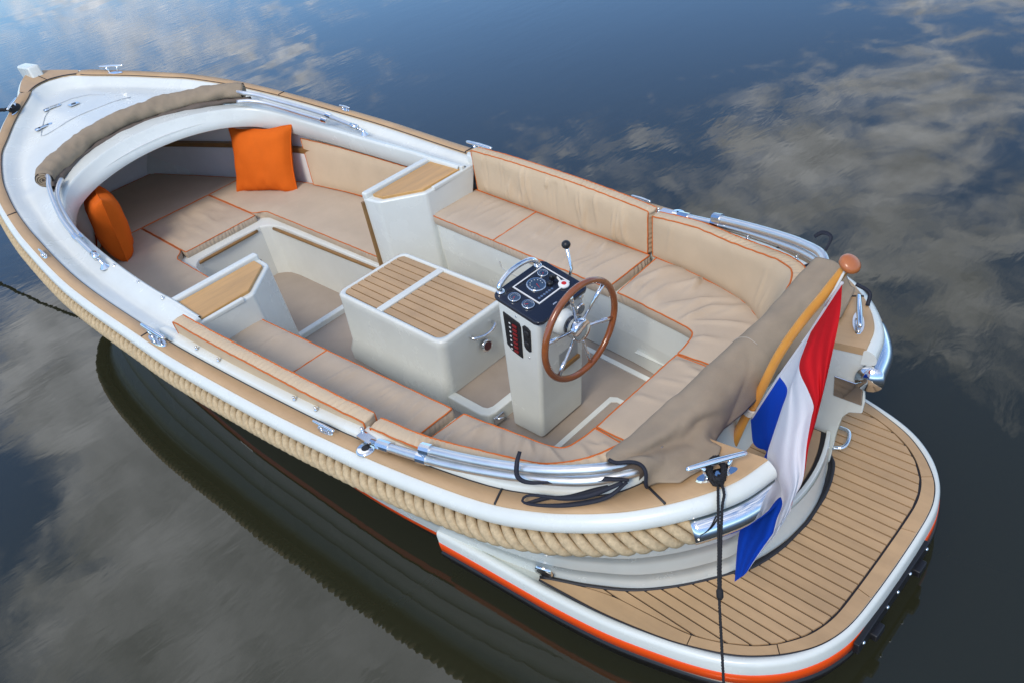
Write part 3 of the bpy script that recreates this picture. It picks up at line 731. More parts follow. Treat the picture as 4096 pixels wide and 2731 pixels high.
    # handrail loop on the transom
    q = MB(); q.tube(spline([(7.59, .475, .30), (7.635, .465, .305), (7.660, .41, .31), (7.660, .365, .31), (7.625, .344, .305)], 6), .0085, 10); B(q.make('grab_loop', CHROME, smooth=True))
    # oval chrome outlet on the quarter
    i = min(range(NS), key=lambda i: abs(TO[-1][i].x-7.12)); p = hull_point(i, -1, .13); nn = outn(TO[-1], i, -1); nn = (nn+Vector((0, 0, -.3))).normalized()
    q = MB(); q.lathe(p, nn, [(-.01, .042), (.012, .042), (.018, .036), (.014, .030)], 24); oo = q.make('hull_outlet', CHROME, smooth=True); B(oo)
    q = MB(); q.lathe(p, nn, [(.0, .029), (.0155, .029)], 20); S(oo, q.make('outlet_hole', BLACK))
platform()

# ------------------------------------------------------------------ engine box
def engine_box():
    X0, X1, W_ = 4.93, 5.872, .256; Zt = .548
    mb = MB()
    def ring(x0, x1, w_, z, r=.05):
        P = []
        for cx, cy, a0 in ((x0+r, -w_+r, 180), (x1-r, -w_+r, 270), (x1-r, w_-r, 0), (x0+r, w_-r, 90)):
            for k in range(6): a = R(a0+18*k); P.append(Vector((cx+r*math.cos(a), cy+r*math.sin(a), z)))
        return P
    rows = [ring(X0-.03, X1-.07, W_+.035, .095), ring(X0-.03, X1-.07, W_+.035, .16), ring(X0-.015, X1-.045, W_+.012, .22), ring(X0, X1-.008, W_, .50), ring(X0, X1, W_, Zt-.012), ring(X0+.004, X1-.004, W_-.004, Zt-.003), ring(X0+.012, X1-.012, W_-.012, Zt), ring(X0+.03, X1-.03, W_-.026, Zt), ring(X0+.034, X1-.034, W_-.03, Zt-.02), ring(X0+.034, X1-.034, W_-.03, Zt-.03)]
    mb.grid(rows, close_u=True); mb.add(rows[-1], [tuple(range(24))])
    o = mb.make('engine_box', WHITE, smooth=True); B(o)
    m_ = MB(); m_.box((5.317, 0, Zt-.008), (.05, 2*W_-.05, .02)); S(o, m_.make('divider', WHITE, bevel=.006))
    m_ = MB(); m_.prism([(X0+.03, -.226), (X1-.036, -.226), (X1-.036, .226), (X0+.03, .226)], Zt-.035, Zt-.016); S(o, m_.make('caulk_bed', CAULK))
    for (a, b, c) in ((X0+.002, 5.290, 0), (5.346, X1-.038, 1)):
        n = 9; w2 = .224
        for k in range(n):
            y0, y1 = lerp(-w2, w2, k/n)+.0040, lerp(-w2, w2, (k+1)/n)-.0040
            m_ = MB(); m_.prism([(a, y0), (b, y0), (b, y1), (a, y1)], Zt-.017, Zt-.006 if c else Zt-.003); S(o, m_.make('plank', TEAK))
    # grab handle and round gauge on the aft face
    m_ = MB(); xa = X1-.012; m_.tube(spline([(xa-.01, -.058, .459), (xa+.020, -.058, .457), (xa+.036, -.02, .449), (xa+.040, .02, .446), (xa+.036, .06, .449), (xa+.020, .095, .457), (xa-.01, .095, .459)], 6), .0095, 10); S(o, m_.make('grab_handle', CHROME, smooth=True))
    m_ = MB(); m_.lathe((X1-.014, .022, .356), (1, 0, 0), [(0, .036), (.012, .036), (.016, .030)], 24); g = m_.make('vent_ring', CHROME, smooth=True); S(o, g)
    m_ = MB(); m_.lathe((X1-.014, .022, .356), (1, 0, 0), [(.0, .027), (.0172, .026)], 20); S(o, m_.make('vent_core', mat('dark_red_core', (.06, .012, .014), .35)))
    # low plinth tray aft of the box
    z = .178; pl = MB()
    A = [(5.76, -.262), (6.06, -.262), (6.10, -.245), (6.118, -.205), (6.118, .24), (5.76, .26)]
    Ii = [(5.80, -.213), (6.03, -.213), (6.055, -.205), (6.068, -.18), (6.068, .20), (5.80, .21)]
    rows = [[Vector((x, y, zz)) for x, y in A] for zz in (.095, z-.008)]+[[Vector((lerp(x, 5.93, .02), y*.98, z)) for x, y in A], [Vector((x, y, z)) for x, y in Ii], [Vector((x, y, z-.02)) for x, y in Ii]]
    pl.grid(rows, close_u=True); B(pl.make('engine_plinth', WHITE, smooth=False, bevel=.006))
    m_ = MB(); m_.prism(Ii, z-.03, z-.012); B(m_.make('plinth_floor', FLOOR))
    m_ = MB(); m_.box((6.125, -.20, .135), (.012, .07, .05)); lt = m_.make('plinth_latch', CHROME, bevel=.003); B(lt)
    m_ = MB(); m_.tube([(6.135, -.22, .15), (6.15, -.18, .14)], .006, 8); S(lt, m_.make('latch_lever', CHROME, smooth=True))
engine_box()

# ------------------------------------------------------------------ helm console and wheel
def helm():
    b0 = [(6.185, -.168, .10), (6.392, -.165, .10), (6.392, .145, .10), (6.185, .150, .10)]
    t0 = [(6.275, -.158, .905), (6.525, -.152, .848), (6.525, .152, .848), (6.275, .158, .905)]
    mb = MB(); mb.hexa([Vector(p) for p in b0], [Vector(p) for p in t0])
    o = mb.make('helm_console', WHITE, bevel=.022, seg=4); B(o)
    # plane of the dash
    A = Vector((6.262, 0, .928)); Bq = Vector((6.545, 0, .862)); ux = (Bq-A).normalized(); uy = Vector((0, 1, 0)); un = ux.cross(uy); un = un if un.z > 0 else -un
    Ld = (Bq-A).length
    def D(u, v, h=0): return A+ux*u+uy*v+un*h
    def dprism(mbx, poly, h0, h1):
        mbx.hexa([D(u, v, h0) for u, v in poly], [D(u, v, h1) for u, v in poly]); return mbx
    c = .03; hw = .168
    poly = [(0, -hw+c), (c*.3, -hw+c*.3), (c, -hw), (Ld-c, -hw), (Ld-c*.3, -hw+c*.3), (Ld, -hw+c), (Ld, hw-c), (Ld-c*.3, hw-c*.3), (Ld-c, hw), (c, hw), (c*.3, hw-c*.3), (0, hw-c)]
    top = dprism(MB(), poly, -.022, .0).make('dash_top', NAVY, bevel=.006, seg=3); S(o, top)
    # framed instrument panel (pixels of the photo read in dash coordinates)
    def frame(u0, u1, v0, v1, w_, h, m_, nm):
        q = MB()
        for a in ((u0, u1, v0, v0+w_), (u0, u1, v1-w_, v1), (u0, u0+w_, v0+w_, v1-w_), (u1-w_, u1, v0+w_, v1-w_)):
            dprism(q, [(a[0], a[2]), (a[1], a[2]), (a[1], a[3]), (a[0], a[3])], .0, h)
        S(o, q.make(nm, m_))
    frame(.040, .205, -.072, .130, .006, .004, WHITEP, 'panel_frame')
    q = MB(); dprism(q, [(.046, -.066), (.199, -.066), (.199, .124), (.046, .124)], .0, .0025); S(o, q.make('instrument_panel', NAVY))
    def gauge(u, v, r, nd=0):
        q = MB(); q.lathe(D(u, v), un, [(0, r), (.008, r), (.011, r*.93), (.009, r*.86)], 28); g = q.make('gauge', CHROME, smooth=True); S(o, g)
        q = MB(); q.lathe(D(u, v), un, [(.0, r*.86), (.0095, r*.86)], 24); S(o, q.make('gauge_face', GLASSD))
        q = MB()
        a = nd; q.hexa([D(u, v, .010), D(u+.003*math.sin(a), v+.003*math.cos(a), .010), D(u+r*.7*math.cos(a), v-r*.7*math.sin(a), .010)], [D(u, v, .0112), D(u+.003*math.sin(a), v+.003*math.cos(a), .0112), D(u+r*.7*math.cos(a), v-r*.7*math.sin(a), .0112)])
        S(o, q.make('needle', REDP))
        q = MB()
        for k in range(9):
            a = R(-120+30*k); p0 = (u-r*.62*math.cos(a), v+r*.62*math.sin(a)); 
            q.hexa([D(p0[0]-r*.05, p0[1]-r*.03, .0097), D(p0[0]+r*.05, p0[1]-r*.03, .0097), D(p0[0]+r*.05, p0[1]+r*.03, .0097), D(p0[0]-r*.05, p0[1]+r*.03, .0097)], [D(p0[0]-r*.05, p0[1]-r*.03, .0103), D(p0[0]+r*.05, p0[1]-r*.03, .0103), D(p0[0]+r*.05, p0[1]+r*.03, .0103), D(p0[0]-r*.05, p0[1]+r*.03, .0103)])
        S(o, q.make('dial_mark', WHITEP))
    gauge(.110, .010, .046, .3); gauge(.078, .088, .025, .8); gauge(.095, -.118, .029, 1.2); gauge(.172, -.110, .029, 2.2)
    # row of small warning lights
    for k in range(6):
        q = MB(); u, v = .178, -.045+k*.017; q.lathe(D(u, v, .002), un, [(0, .0062), (.002, .0062), (.0022, .005)], 10); S(o, q.make('warning_light', SMOKE))
    # ignition switch
    q = MB(); q.lathe(D(.150, .058), un, [(0, .016), (.012, .014), (.016, .010)], 16); S(o, q.make('ignition_switch', BLACK, smooth=True))
    q = MB(); q.lathe(D(.128, .095), un, [(0, .014), (.014, .012), (.02, .008)], 16); S(o, q.make('ignition_switch', BLACK, smooth=True))
    # grab handle along the forward edge of the dash
    q = MB(); q.tube(spline([D(.020, -.128, 0), D(.012, -.125, .03), D(.004, -.06, .055), D(.004, .02, .060), D(.008, .085, .048), D(.018, .115, .02), D(.020, .118, 0)], 6), .0125, 12)
    for v in (-.128, .118): q.lathe(D(.020, v), un, [(0, .020), (.006, .019), (.008, .014)], 16)
    S(o, q.make('grab_handle', CHROME, smooth=True))
    # switch panels on the near face
    def F(u, v, h=0):         # near face: u along x (0..1), v in z, h outwards (-y)
        f = (v-.10)/.77
        x0 = lerp(6.185, 6.275, f); x1 = lerp(6.392, 6.525, f); y = lerp(lerp(-.168, -.158, f), lerp(-.165, -.152, f), u)
        return Vector((lerp(x0, x1, u), y-h, v-u*.057*f))
    def fprism(q, poly, h0, h1): q.hexa([F(u, v, h0) for u, v in poly], [F(u, v, h1) for u, v in poly]); return q
    S(o, fprism(MB(), [(.14, .852), (.52, .838), (.55, .82), (.55, .628), (.30, .640), (.16, .665)], -.002, .006).make('switch_panel', BLACK, bevel=.002))
    for k in range(7):
        v = .815-k*.0255
        S(o, fprism(MB(), [(.36, v), (.47, v), (.47, v-.014), (.36, v-.014)], .005, .011).make('rocker_switch', DARKRED, bevel=.002))
        S(o, fprism(MB(), [(.27, v-.003), (.31, v-.003), (.31, v-.011), (.27, v-.011)], .005, .0066).make('switch_symbol', WHITEP))
    S(o, fprism(MB(), [(.60, .835), (.64, .845), (.72, .843), (.78, .83), (.78, .705), (.74, .697), (.66, .705), (.62, .72)], -.002, .007).make('socket_panel', BLACK, bevel=.002))
    for v in (.805, .74):
        q = MB(); q.lathe(F(.70, v, .006), (0, -1, 0), [(0, .018), (.004, .017), (.006, .012)], 16); S(o, q.make('socket', RUBBER, smooth=True))
    for u, v in ((.45, .868), (.72, .655)):
        q = MB(); q.lathe(F(u, v), (0, -1, 0), [(-.002, .005), (.004, .004)], 10); S(o, q.make('screw', CHROME, smooth=True))
    # aft face: gauges, cable box with wooden shelf
    def G(y, v, h=0):
        f = (v-.10)/.75; return Vector((lerp(6.392, 6.525, f)+h, y, v))
    S(o, MB().hexa([G(-.03, .47, .001), G(.10, .47, .001), G(.10, .58, .001), G(-.03, .58, .001)], [G(-.03, .47, .003), G(.10, .47, .003), G(.10, .58, .003), G(-.03, .58, .003)]).make('cable_recess', mat('recess_grey', (.34, .36, .36), .5)))
    S(o, MB().hexa([G(-.03, .475, .003), G(.10, .475, .003), G(.10, .495, .003), G(-.03, .495, .003)], [G(-.03, .475, .018), G(.10, .475, .018), G(.10, .495, .018), G(-.03, .495, .018)]).make('shelf_lip', BRASS))
    q = MB(); q.lathe(G(.115, .76), (1, 0, -.17), [(0, .03), (.01, .03), (.013, .025)], 20); S(o, q.make('gauge', CHROME, smooth=True))
    q = MB(); q.lathe(G(.115, .76), (1, 0, -.17), [(0.0, .024), (.0138, .024)], 20); S(o, q.make('gauge_face', GLASSD))
    q = MB(); q.lathe(G(.12, .83), (1, 0, -.17), [(0, .014), (.012, .012)], 14); S(o, q.make('key_switch', CHROME, smooth=True))
    # throttle lever on the far side
    q = MB(); q.tube([(6.42, .165, .86), (6.415, .20, .90), (6.405, .20, 1.02)], .008, 10); lv = q.make('throttle_lever', CHROME, smooth=True); S(o, lv)
    q = MB(); q.lathe((6.405, .20, 1.005), (0, 0, 1), [(0, .008), (.004, .013), (.011, .019), (.020, .0215), (.029, .019), (.036, .013), (.040, .003)], 20); S(o, q.make('lever_ball', BLACK, smooth=True))
    # steering pedestal and wheel
    C = Vector((6.64, -.02, .775)); ax = Vector((1, 0, -.09)).normalized(); e1 = Vector((0, 1, 0)); e2 = ax.cross(e1)*-1
    if e2.z < 0: e2 = -e2
    q = MB(); q.lathe(C-ax*.145, ax, [(0, .075), (.012, .075), (.016, .062), (.05, .06), (.085, .045)], 28); S(o, q.make('wheel_mount', WHITE2, smooth=True))
    q = MB(); q.lathe(C-ax*.145+Vector((0, .0, .0)), ax, [(-.006, .085), (.004, .085), (.006, .08)], 28); S(o, q.make('mount_flange', ALU, smooth=True))
    q = MB(); q.lathe(C-ax*.065, ax, [(0, .045), (.02, .05), (.04, .048)], 24); S(o, q.make('shaft_collar', NAVY, smooth=True))
    wh = thing('steering_wheel', 'x', 'x'); del wh['label']; del wh['category']; B(wh)
    n = 64; rows = []
    for k in range(n):
        a = 2*math.pi*k/n; d = e1*math.cos(a)+e2*math.sin(a); rows.append(C+d*.2315)
    q = MB(); q.tube(rows, .0155, 12, closed=True); S(wh, q.make('rim', WHEELWOOD, smooth=True))
    for k in range(6):
        a = R(90+12+60*k); d = e1*math.cos(a)+e2*math.sin(a); p0 = C-ax*.015+d*.03; p1 = C+d*.225
        q = MB(); q.tube([p0, p0.lerp(p1, .62), p0.lerp(p1, .64), p1], [.0072, .0072, .0100, .0100], 10); S(wh, q.make('spoke', CHROME, smooth=True))
    q = MB(); q.lathe(C-ax*.035, ax, [(0, .052), (.03, .054), (.045, .052), (.05, .046), (.052, .01)], 32); S(wh, q.make('hub', CHROME, smooth=True))
    # key fob hanging on the dash
    kf = thing('key_fob', 'small red and white float with a cord on the navy dashboard', 'key fob', tuple(D(.17, .10)))
    q = MB(); q.tube(spline([D(.140, .094, .016), D(.155, .10, .018), D(.168, .10, .012), D(.18, .098, .008)], 5), .005, 8); k1 = q.make('cord', CORD, smooth=True)
    q = MB(); q.lathe(D(.200, .095, .0005), un, [(0, .026), (.010, .026), (.013, .022)], 18); k2 = q.make('float', WHITEP, smooth=True)
    q = MB(); q.lathe(D(.200, .095, .0136), un, [(0, .012), (.001, .011)], 14); k3 = q.make('float_print', REDP)
    q = MB(); q.box(tuple(D(.145, .092, .022)), (.022, .014, .018)); k4 = q.make('key', BLACK, bevel=.003)
    adopt(kf, k1, k2, k3, k4)
helm()

# ------------------------------------------------------------------ cushions
def pad(name, A, Bc, off, label, cat, group, nu=40, nv=14, puff=.014, wr=.004, seed=0, gather=.0085, m=FAB, piping=True, endround=True, pr=.0038, ncr=9, cw=.016, slant=.25):
    """soft pad between edge curves A and Bc (world points); off = vector(s) to the rear face."""
    A = resample(A, nu); Bc = resample(Bc, nu); 
    LEN = sum((q_-p_).length for p_, q_ in zip(A[:-1], A[1:])); rnd = random.Random(seed); so = Vector((seed*3.7, seed*1.3, 0))
    creases = [(rnd.uniform(.06, .94), rnd.uniform(.1, .9), rnd.uniform(.6, 1.6), rnd.uniform(-.5, .5)) for _ in range(ncr)]
    def offv(u): return off(u) if callable(off) else Vector(off)
    front, back = [], []
    for i in range(nu):
        u = i/(nu-1); rowf, rowb = [], []; o = offv(u); nn = -o.normalized()
        for j in range(nv):
            v = j/(nv-1); p = A[i].lerp(Bc[i], v)
            e = min(1, 5.5*min(u, 1-u)*1.6)**.5*min(1, 5.5*min(v, 1-v))**.5
            q = p*6+so; wv = 0
            for cu, cv_, ln, sl in creases:
                du = (u-cu)+(v-cv_)*sl*slant/LEN; wv += math.exp(-(du*LEN/cw)**2)*math.exp(-((v-cv_)/(.28*ln))**2)
            h = puff*e+wr*e*(noise.noise(q)*1.2+1.9*wv*(1 if noise.noise(q*.5) > -.3 else -.4))
            rowf.append(p+nn*h); rowb.append(p+o)
        front.append(rowf); back.append(rowb)
    mb = MB(); mb.grid(front); mb.grid(back)
    loop = [(i, 0) for i in range(nu)]+[(nu-1, j) for j in range(1, nv)]+[(i, nv-1) for i in range(nu-2, -1, -1)]+[(0, j) for j in range(nv-2, 0, -1)]
    lf = [front[i][j] for i, j in loop]; lb = [back[i][j] for i, j in loop]; nl = len(lf)
    # finer side wall with small gathers
    k = max(1, int(sum((lf[(i+1) % nl]-lf[i]).length for i in range(nl))/.0062)); fl = resample(lf, k, True); bl = resample(lb, k, True)
    mid = (sum(fl, Vector())+sum(bl, Vector()))/(2*k); rows = []
    for t in (0, .18, .5, .82, 1):
        row = []
        for i in range(k):
            p = fl[i].lerp(bl[i], t); tg = (fl[(i+1) % k]-fl[i-1]).normalized(); ou = tg.cross((bl[i]-fl[i]).normalized()); 
            if ou.dot(p-mid) < 0: ou = -ou
            amp = max(0, noise.noise(p*5+so)*1.2+.35); row.append(p+ou*(math.sin(math.pi*t)*(.006+gather*amp*math.sin(i*1.25+noise.noise(p*14)*5))))
        rows.append(row)
    mb.grid(rows, close_u=True)
    root = thing(name, label, cat, tuple(mid), group)
    o = mb.make('pad', m, smooth=True); ks = [o]
    if piping:
        for lp in ((lf,) if name == 'seat_cushion' else (lf, lb)):
            P = resample(lp, max(40, int(k*.6)), True)
            P = [p+Vector((noise.noise(p*23), noise.noise(p*23+Vector((9, 0, 0))), noise.noise(p*23+Vector((0, 9, 0)))))*.0022 for p in P]
            q = MB(); q.tube(P, pr, 6, closed=True); ks.append(q.make('piping', PIPE, smooth=True))
    adopt(root, *ks); return root
def seg(tab, x0, x1, z, s=1, n=16):      # part of a plan table as 3D curve, parameter by arc between indices
    P = spline([(x, y*s, 0) for x, y in tab], 8); P = [Vector((p.x, p.y, z)) for p in P if x0 <= p.x <= x1]
    return resample(P, n)
ZSEAT = .545; TH = Vector((0, 0, -.058))
GRP = 'beige seat cushions with orange piping in the cockpit'
def at(tab, x, s, z): return Vector((x, interp(x, tab)*s, z))
for s, words in ((1, ('far', 'beneath the long backrest on the far side')), (-1, ('near', 'on the near bench'))):
    x0, xa, xb = 4.722, 5.36, 6.29
    g = .0015
    def strip(a, b):
        return ([at(FRONT, lerp(a, b, t), s, ZSEAT) for t in [k/10 for k in range(11)]], [at(BACK, lerp(a, b, t), s, ZSEAT) for t in [k/10 for k in range(11)]])
    A, Bq = strip(x0, xa-g)
    pad('seat_cushion', A, Bq, TH, ('first seat cushion on the far bench, against the far white console with teak top' if s > 0 else 'first seat cushion on the near bench, against the near white console with teak top'), 'cushion', GRP, 60, 20, seed=1+s)
    A, Bq = strip(xa+g, xb-g)
    pad('seat_cushion', A, Bq, TH, ('long middle seat cushion on the far bench, behind the black-ball throttle lever' if s > 0 else 'long middle seat cushion on the near bench, opposite the teak-topped engine box'), 'cushion', GRP, 90, 22, wr=.006, seed=4+s, ncr=16)
    Fc = [p for p in spline([(x, y*s, 0) for x, y in FRONT], 8) if p.x >= xb+g]; Bc = [p for p in spline([(x, y*s, 0) for x, y in BACK], 8) if p.x >= xb+g]
    A = [Vector((p.x, p.y, ZSEAT)) for p in Fc]; Bq = [Vector((p.x+(.03 if p.x > 6.9 else 0), p.y+.02*s, ZSEAT)) for p in Bc]
    pad('seat_cushion', A, Bq, TH, ('curved corner seat cushion in the far stern corner, left of the flag' if s > 0 else 'curved corner seat cushion in the near stern corner, inside the steel tubes'), 'cushion', GRP, 100, 24, wr=.007, seed=8+s, ncr=18)
A = [Vector((6.91, lerp(-.28, .28, k/8), ZSEAT)) for k in range(9)]; Bq = [Vector((7.20, lerp(-.28, .28, k/8), ZSEAT)) for k in range(9)]
pad('seat_cushion', A, Bq, TH, 'straight rear seat cushion across the stern between the two corner cushions', 'cushion', GRP, 60, 18, seed=15)
# backrests
def bk(s, pts_b, pts_t, label, grp, seed, nu=50, wr=.004, thick=.062, ncr=4):
    A = spline([(x, y*s, z) for x, y, z in pts_b], 6); T = spline([(x, y*s, z) for x, y, z in pts_t], 6)
    T_ = resample(T, 60)
    def off(u):
        i = min(int(u*59), 58); i = max(i, 1); t = (T_[i+1]-T_[i-1]).normalized(); n = Vector((t.y, -t.x, 0))
        if n.y*s < 0 and abs(n.y) > .2: n = -n
        if abs(n.y) <= .2 and n.x < 0: n = -n
        return n*thick+Vector((0, 0, -.004))
    return pad('backrest', A, T, off, label, 'backrest', grp, nu, 14, puff=.016, wr=wr, seed=seed, gather=.009, ncr=ncr, cw=.011, slant=.06, m=FABLIT)
GB = 'beige backrests with orange piping'
for s in (1, -1):
    bk(s, [(4.78, 1.034, .552), (5.367, .986, .552), (5.80, .943, .552), (6.275, .906, .552)], [(4.795, 1.037, .835), (5.152, 1.020, .836), (5.69, .978, .830), (6.06, .943, .818), (6.30, .914, .808)],
       'long straight upright backrest on the far side' if s > 0 else 'long low straight backrest along the near coaming, seen from above', GB, 21+s, 190, .0075, ncr=34)
    bk(s, [(6.315, .900, .552), (6.597, .861, .552), (6.82, .808, .552), (6.965, .757, .552), (7.09, .665, .552), (7.155, .55, .552), (7.185, .40, .552)],
       [(6.33, .908, .790), (6.60, .883, .811), (6.86, .820, .824), (7.06, .771, .842), (7.15, .737, .856), (7.25, .662, .880), (7.30, .56, .886), (7.33, .42, .89)],
       'curved backrest wrapping the far stern corner, beside the double steel tubes' if s > 0 else 'curved backrest wrapping the near stern corner under the steel tubes', GB, 25+s, 120, .003)
# bow cushions
ZB = .250; THB = Vector((0, 0, -.055)); GBW = 'beige seat cushions in the bow under the foredeck'
bf = [(4.38, .395), (3.3, .396), (2.96, .385), (2.86, .37), (2.80, .32)]
for s in (1, -1):
    A = [Vector((x, y*s, ZB)) for x, y in [(1.985, .322), (2.75, .322), (2.82, .40), (2.93, .402), (3.35, .404), (4.38, .405)]]
    Bq = [Vector((x, y*s, ZB)) for x, y in [(1.96, .665), (2.35, .80), (2.74, .885), (3.2, .93), (4.38, .965)]]
    pad('seat_cushion', A, Bq, THB, 'long bow seat cushion on the far side with the upright orange pillow on it' if s > 0 else 'bow seat cushion on the near side, beside the leaning orange pillow', 'cushion', GBW, 50, 16, seed=31+s)
A = [Vector((1.972, lerp(-.66, .66, k/10), ZB)) for k in range(11)]; Bq = [Vector((.86+.0*k, lerp(-.28, .28, k/10), ZB)) for k in range(11)]
pad('seat_cushion', A, Bq, THB, 'dim foremost bow cushion deep under the foredeck', 'cushion', GBW, 30, 16, seed=36)
A = [Vector((2.80, lerp(-.31, .31, k/8), ZB)) for k in range(9)]; Bq = [Vector((1.985, lerp(-.31, .31, k/8), ZB)) for k in range(9)]
pad('seat_cushion', A, Bq, THB, 'small square centre cushion in the bow above the footwell', 'cushion', GBW, 28, 18, wr=.006, seed=38)
bk(1, [(2.83, .872, .262), (3.2, .915, .262), (3.53, .937, .262), (4.30, .958, .262)], [(2.70, .965, .612), (3.15, .985, .612), (3.6, .99, .610), (4.30, .985, .606)], 'trapezoid backrest in the bow between the orange pillow and the far teak-topped console', GB, 41, 44, .002, .05)

# pillows
def pillow(c, ex, ey, en, w_, h_, t_, label, seed):
    ex, ey, en = Vector(ex).normalized(), Vector(ey).normalized(), Vector(en).normalized(); c = Vector(c); n = 26; F_, Bk = [], []
    for i in range(n):
        a = i/(n-1)*2-1; rf, rb = [], []
        for j in range(n):
            b = j/(n-1)*2-1
            pin = 1-.10*(1-a*a)*0; x = a*w_/2*(1-.07*(1-b*b)**1-.0); y = b*h_/2*(1-.07*(1-a*a))
            x = a*w_/2*(1-.11*(1-b*b)); y = b*h_/2*(1-.10*(1-a*a)+.012*math.sin(a*7+seed))
            th = t_/2*((1-a**4)*(1-b**4))**.55
            q = c+ex*x+ey*y; nz_ = noise.noise(q*7+Vector((seed, 0, 0)))*.013+noise.noise(q*18)*.003
            cr = .010*math.exp(-((b+.72+.3*a*a)*7)**2)*math.sin(a*16+seed)
            rf.append(q+en*(th+(nz_+cr)*(1 if th > .01 else 0))); rb.append(q-en*(th+nz_*.6*(1 if th > .01 else 0)))
        F_.append(rf); Bk.append(rb)
    mb = MB(); mb.grid(F_); mb.grid(Bk)
    root = thing('pillow', label, 'pillow', tuple(c), 'orange pillows in the bow'); o = mb.make('pillow_cover', ORANGE, smooth=True)
    lp = [F_[i][0] for i in range(n)]+[F_[n-1][j] for j in range(1, n)]+[F_[i][n-1] for i in range(n-2, -1, -1)]+[F_[0][j] for j in range(n-2, 0, -1)]
    q = MB(); q.tube(lp, .005, 6, closed=True); p_ = q.make('piping', ORANGE, smooth=True)
    adopt(root, o, p_)
pillow((2.46, .695, .490), (.907, .42, 0), (-.05, .30, .95), (.40, -.87, .29), .64, .56, .19, 'square orange pillow standing upright on the far bow seat', 3)
pillow((2.27, -.585, .515), (.975, -.20, .05), (.24, .02, .97), (.19, .97, -.05), .60, .58, .24, 'orange pillow leaning under the near deck edge, seen edge-on', 8)

# ------------------------------------------------------------------ folded canopies
def roll(P, rad, seed, m, amp=.016, n=22, flat=.8, NP=130):
    P = resample(P, NP); rows = []
    for i, p in enumerate(P):
        t = (P[min(i+1, NP-1)]-P[max(i-1, 0)]).normalized(); u = (Vector((0, 0, 1))-t*t.z).normalized(); v = t.cross(u); row = []
        r_ = rad(i/(NP-1)) if callable(rad) else rad
        for k in range(n):
            a = 2*math.pi*k/n; d = u*math.cos(a)*flat+v*math.sin(a); q = p+d*r_
            h = -.010+noise.noise(Vector((q.x*7+seed, q.y*5, q.z*9)))*amp+noise.noise(Vector((q.x*16, q.y*11+seed, q.z*16)))*amp*.5
            # diagonal tension folds
            h += amp*.9*(abs(math.sin(i*.24+a*1.6+noise.noise(q*4)*2.5))**.7-.5)*max(0, noise.noise(Vector((i*.06, seed, a*.5)))+.45)+amp*.28*noise.noise(q*34)
            row.append(q+d*h)
        rows.append(row)
    mb = MB(); mb.grid(rows, close_u=True); return mb, rows
def bow_canopy():
    root = thing('folded_canopy', 'rolled taupe spray hood lying across the white foredeck with two bent steel tubes', 'canopy', (2.1, 0, 1.05))
    P = spline([(2.23, -.835, .985), (2.13, -.74, 1.00), (1.98, -.5, 1.032), (1.90, -.25, 1.055), (1.875, 0, 1.062), (1.90, .25, 1.055), (1.97, .5, 1.035), (2.10, .74, 1.01), (2.21, .86, .990)], 8)
    mb, rows = roll(P, lambda u: .097-.02*abs(2*u-1)**8, 2, TAUPE, amp=.019)
    ks = [mb.make('cover', TAUPE, smooth=True)]
    for e in (0, -1):
        c = sum(rows[e], Vector())/len(rows[e]); q = MB()
        spiral = [c+(rows[e][k % 22]-c)*(.9-.75*k/66)+Vector((0, (-.006 if e == 0 else .006), 0)) for k in range(66)]
        q.tube(spiral, .006, 6); ks.append(q.make('cover_fold', TAUPE, smooth=True))
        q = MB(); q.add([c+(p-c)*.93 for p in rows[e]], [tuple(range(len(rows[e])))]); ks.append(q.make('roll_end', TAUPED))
    # loose folded cloth along the aft edge of the roll
    P2 = [p+Vector((.085, 0, -.055)) for p in P]
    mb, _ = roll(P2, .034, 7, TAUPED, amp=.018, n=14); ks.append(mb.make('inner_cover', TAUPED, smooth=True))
    for s in (-1, 1):
        t1 = spline([(2.22, .80*s, 1.01), (2.31, .815*s, 1.005), (2.428, .862*s, .985), (2.63, .92*s, .94), (2.87, .972*s, .897), (3.06, .998*s, .871), (3.19, 1.010*s, .853), (3.50, 1.022*s, .808)], 6)
        q = MB(); q.tube(t1, .0165, 12); ks.append(q.make('steel_tube', ALU, smooth=True))
        t2 = spline([(2.30, .74*s, .96), (2.40, .80*s, .955), (2.52, .862*s, .93), (2.70, .912*s, .892), (2.92, .95*s, .855), (3.16, .978*s, .828)], 6)
        q = MB(); q.tube(t2, .0165, 12); ks.append(q.make('steel_tube', ALU, smooth=True))
        d = (Vector((3.50, 1.022*s, .808))-Vector((3.19, 1.010*s, .853))).normalized()
        q = MB(); q.tube([Vector((3.165, 1.009*s, .857)), Vector((3.225, 1.012*s, .848))], .0225, 12); q.tube([Vector((3.14, .976*s, .832)), Vector((3.20, .981*s, .824))], .0215, 12); q.box((3.19, .995*s, .838), (.03, .03, .02)); ks.append(q.make('tube_clamp', CHROME, smooth=False))
        q = MB(); q.tube([Vector((3.46, 1.02*s, .814)), Vector((3.525, 1.023*s, .804))], .022, 12); q.tube([Vector((3.525, 1.023*s, .803)), Vector((3.585, 1.024*s, .79))], .011, 8); q.lathe((3.60, 1.024*s, .755), (0, 0, 1), [(0, .034), (.006, .032), (.03, .012), (.042, .010)], 16); ks.append(q.make('deck_hinge', CHROME, smooth=True))
    adopt(root, *ks)
bow_canopy()
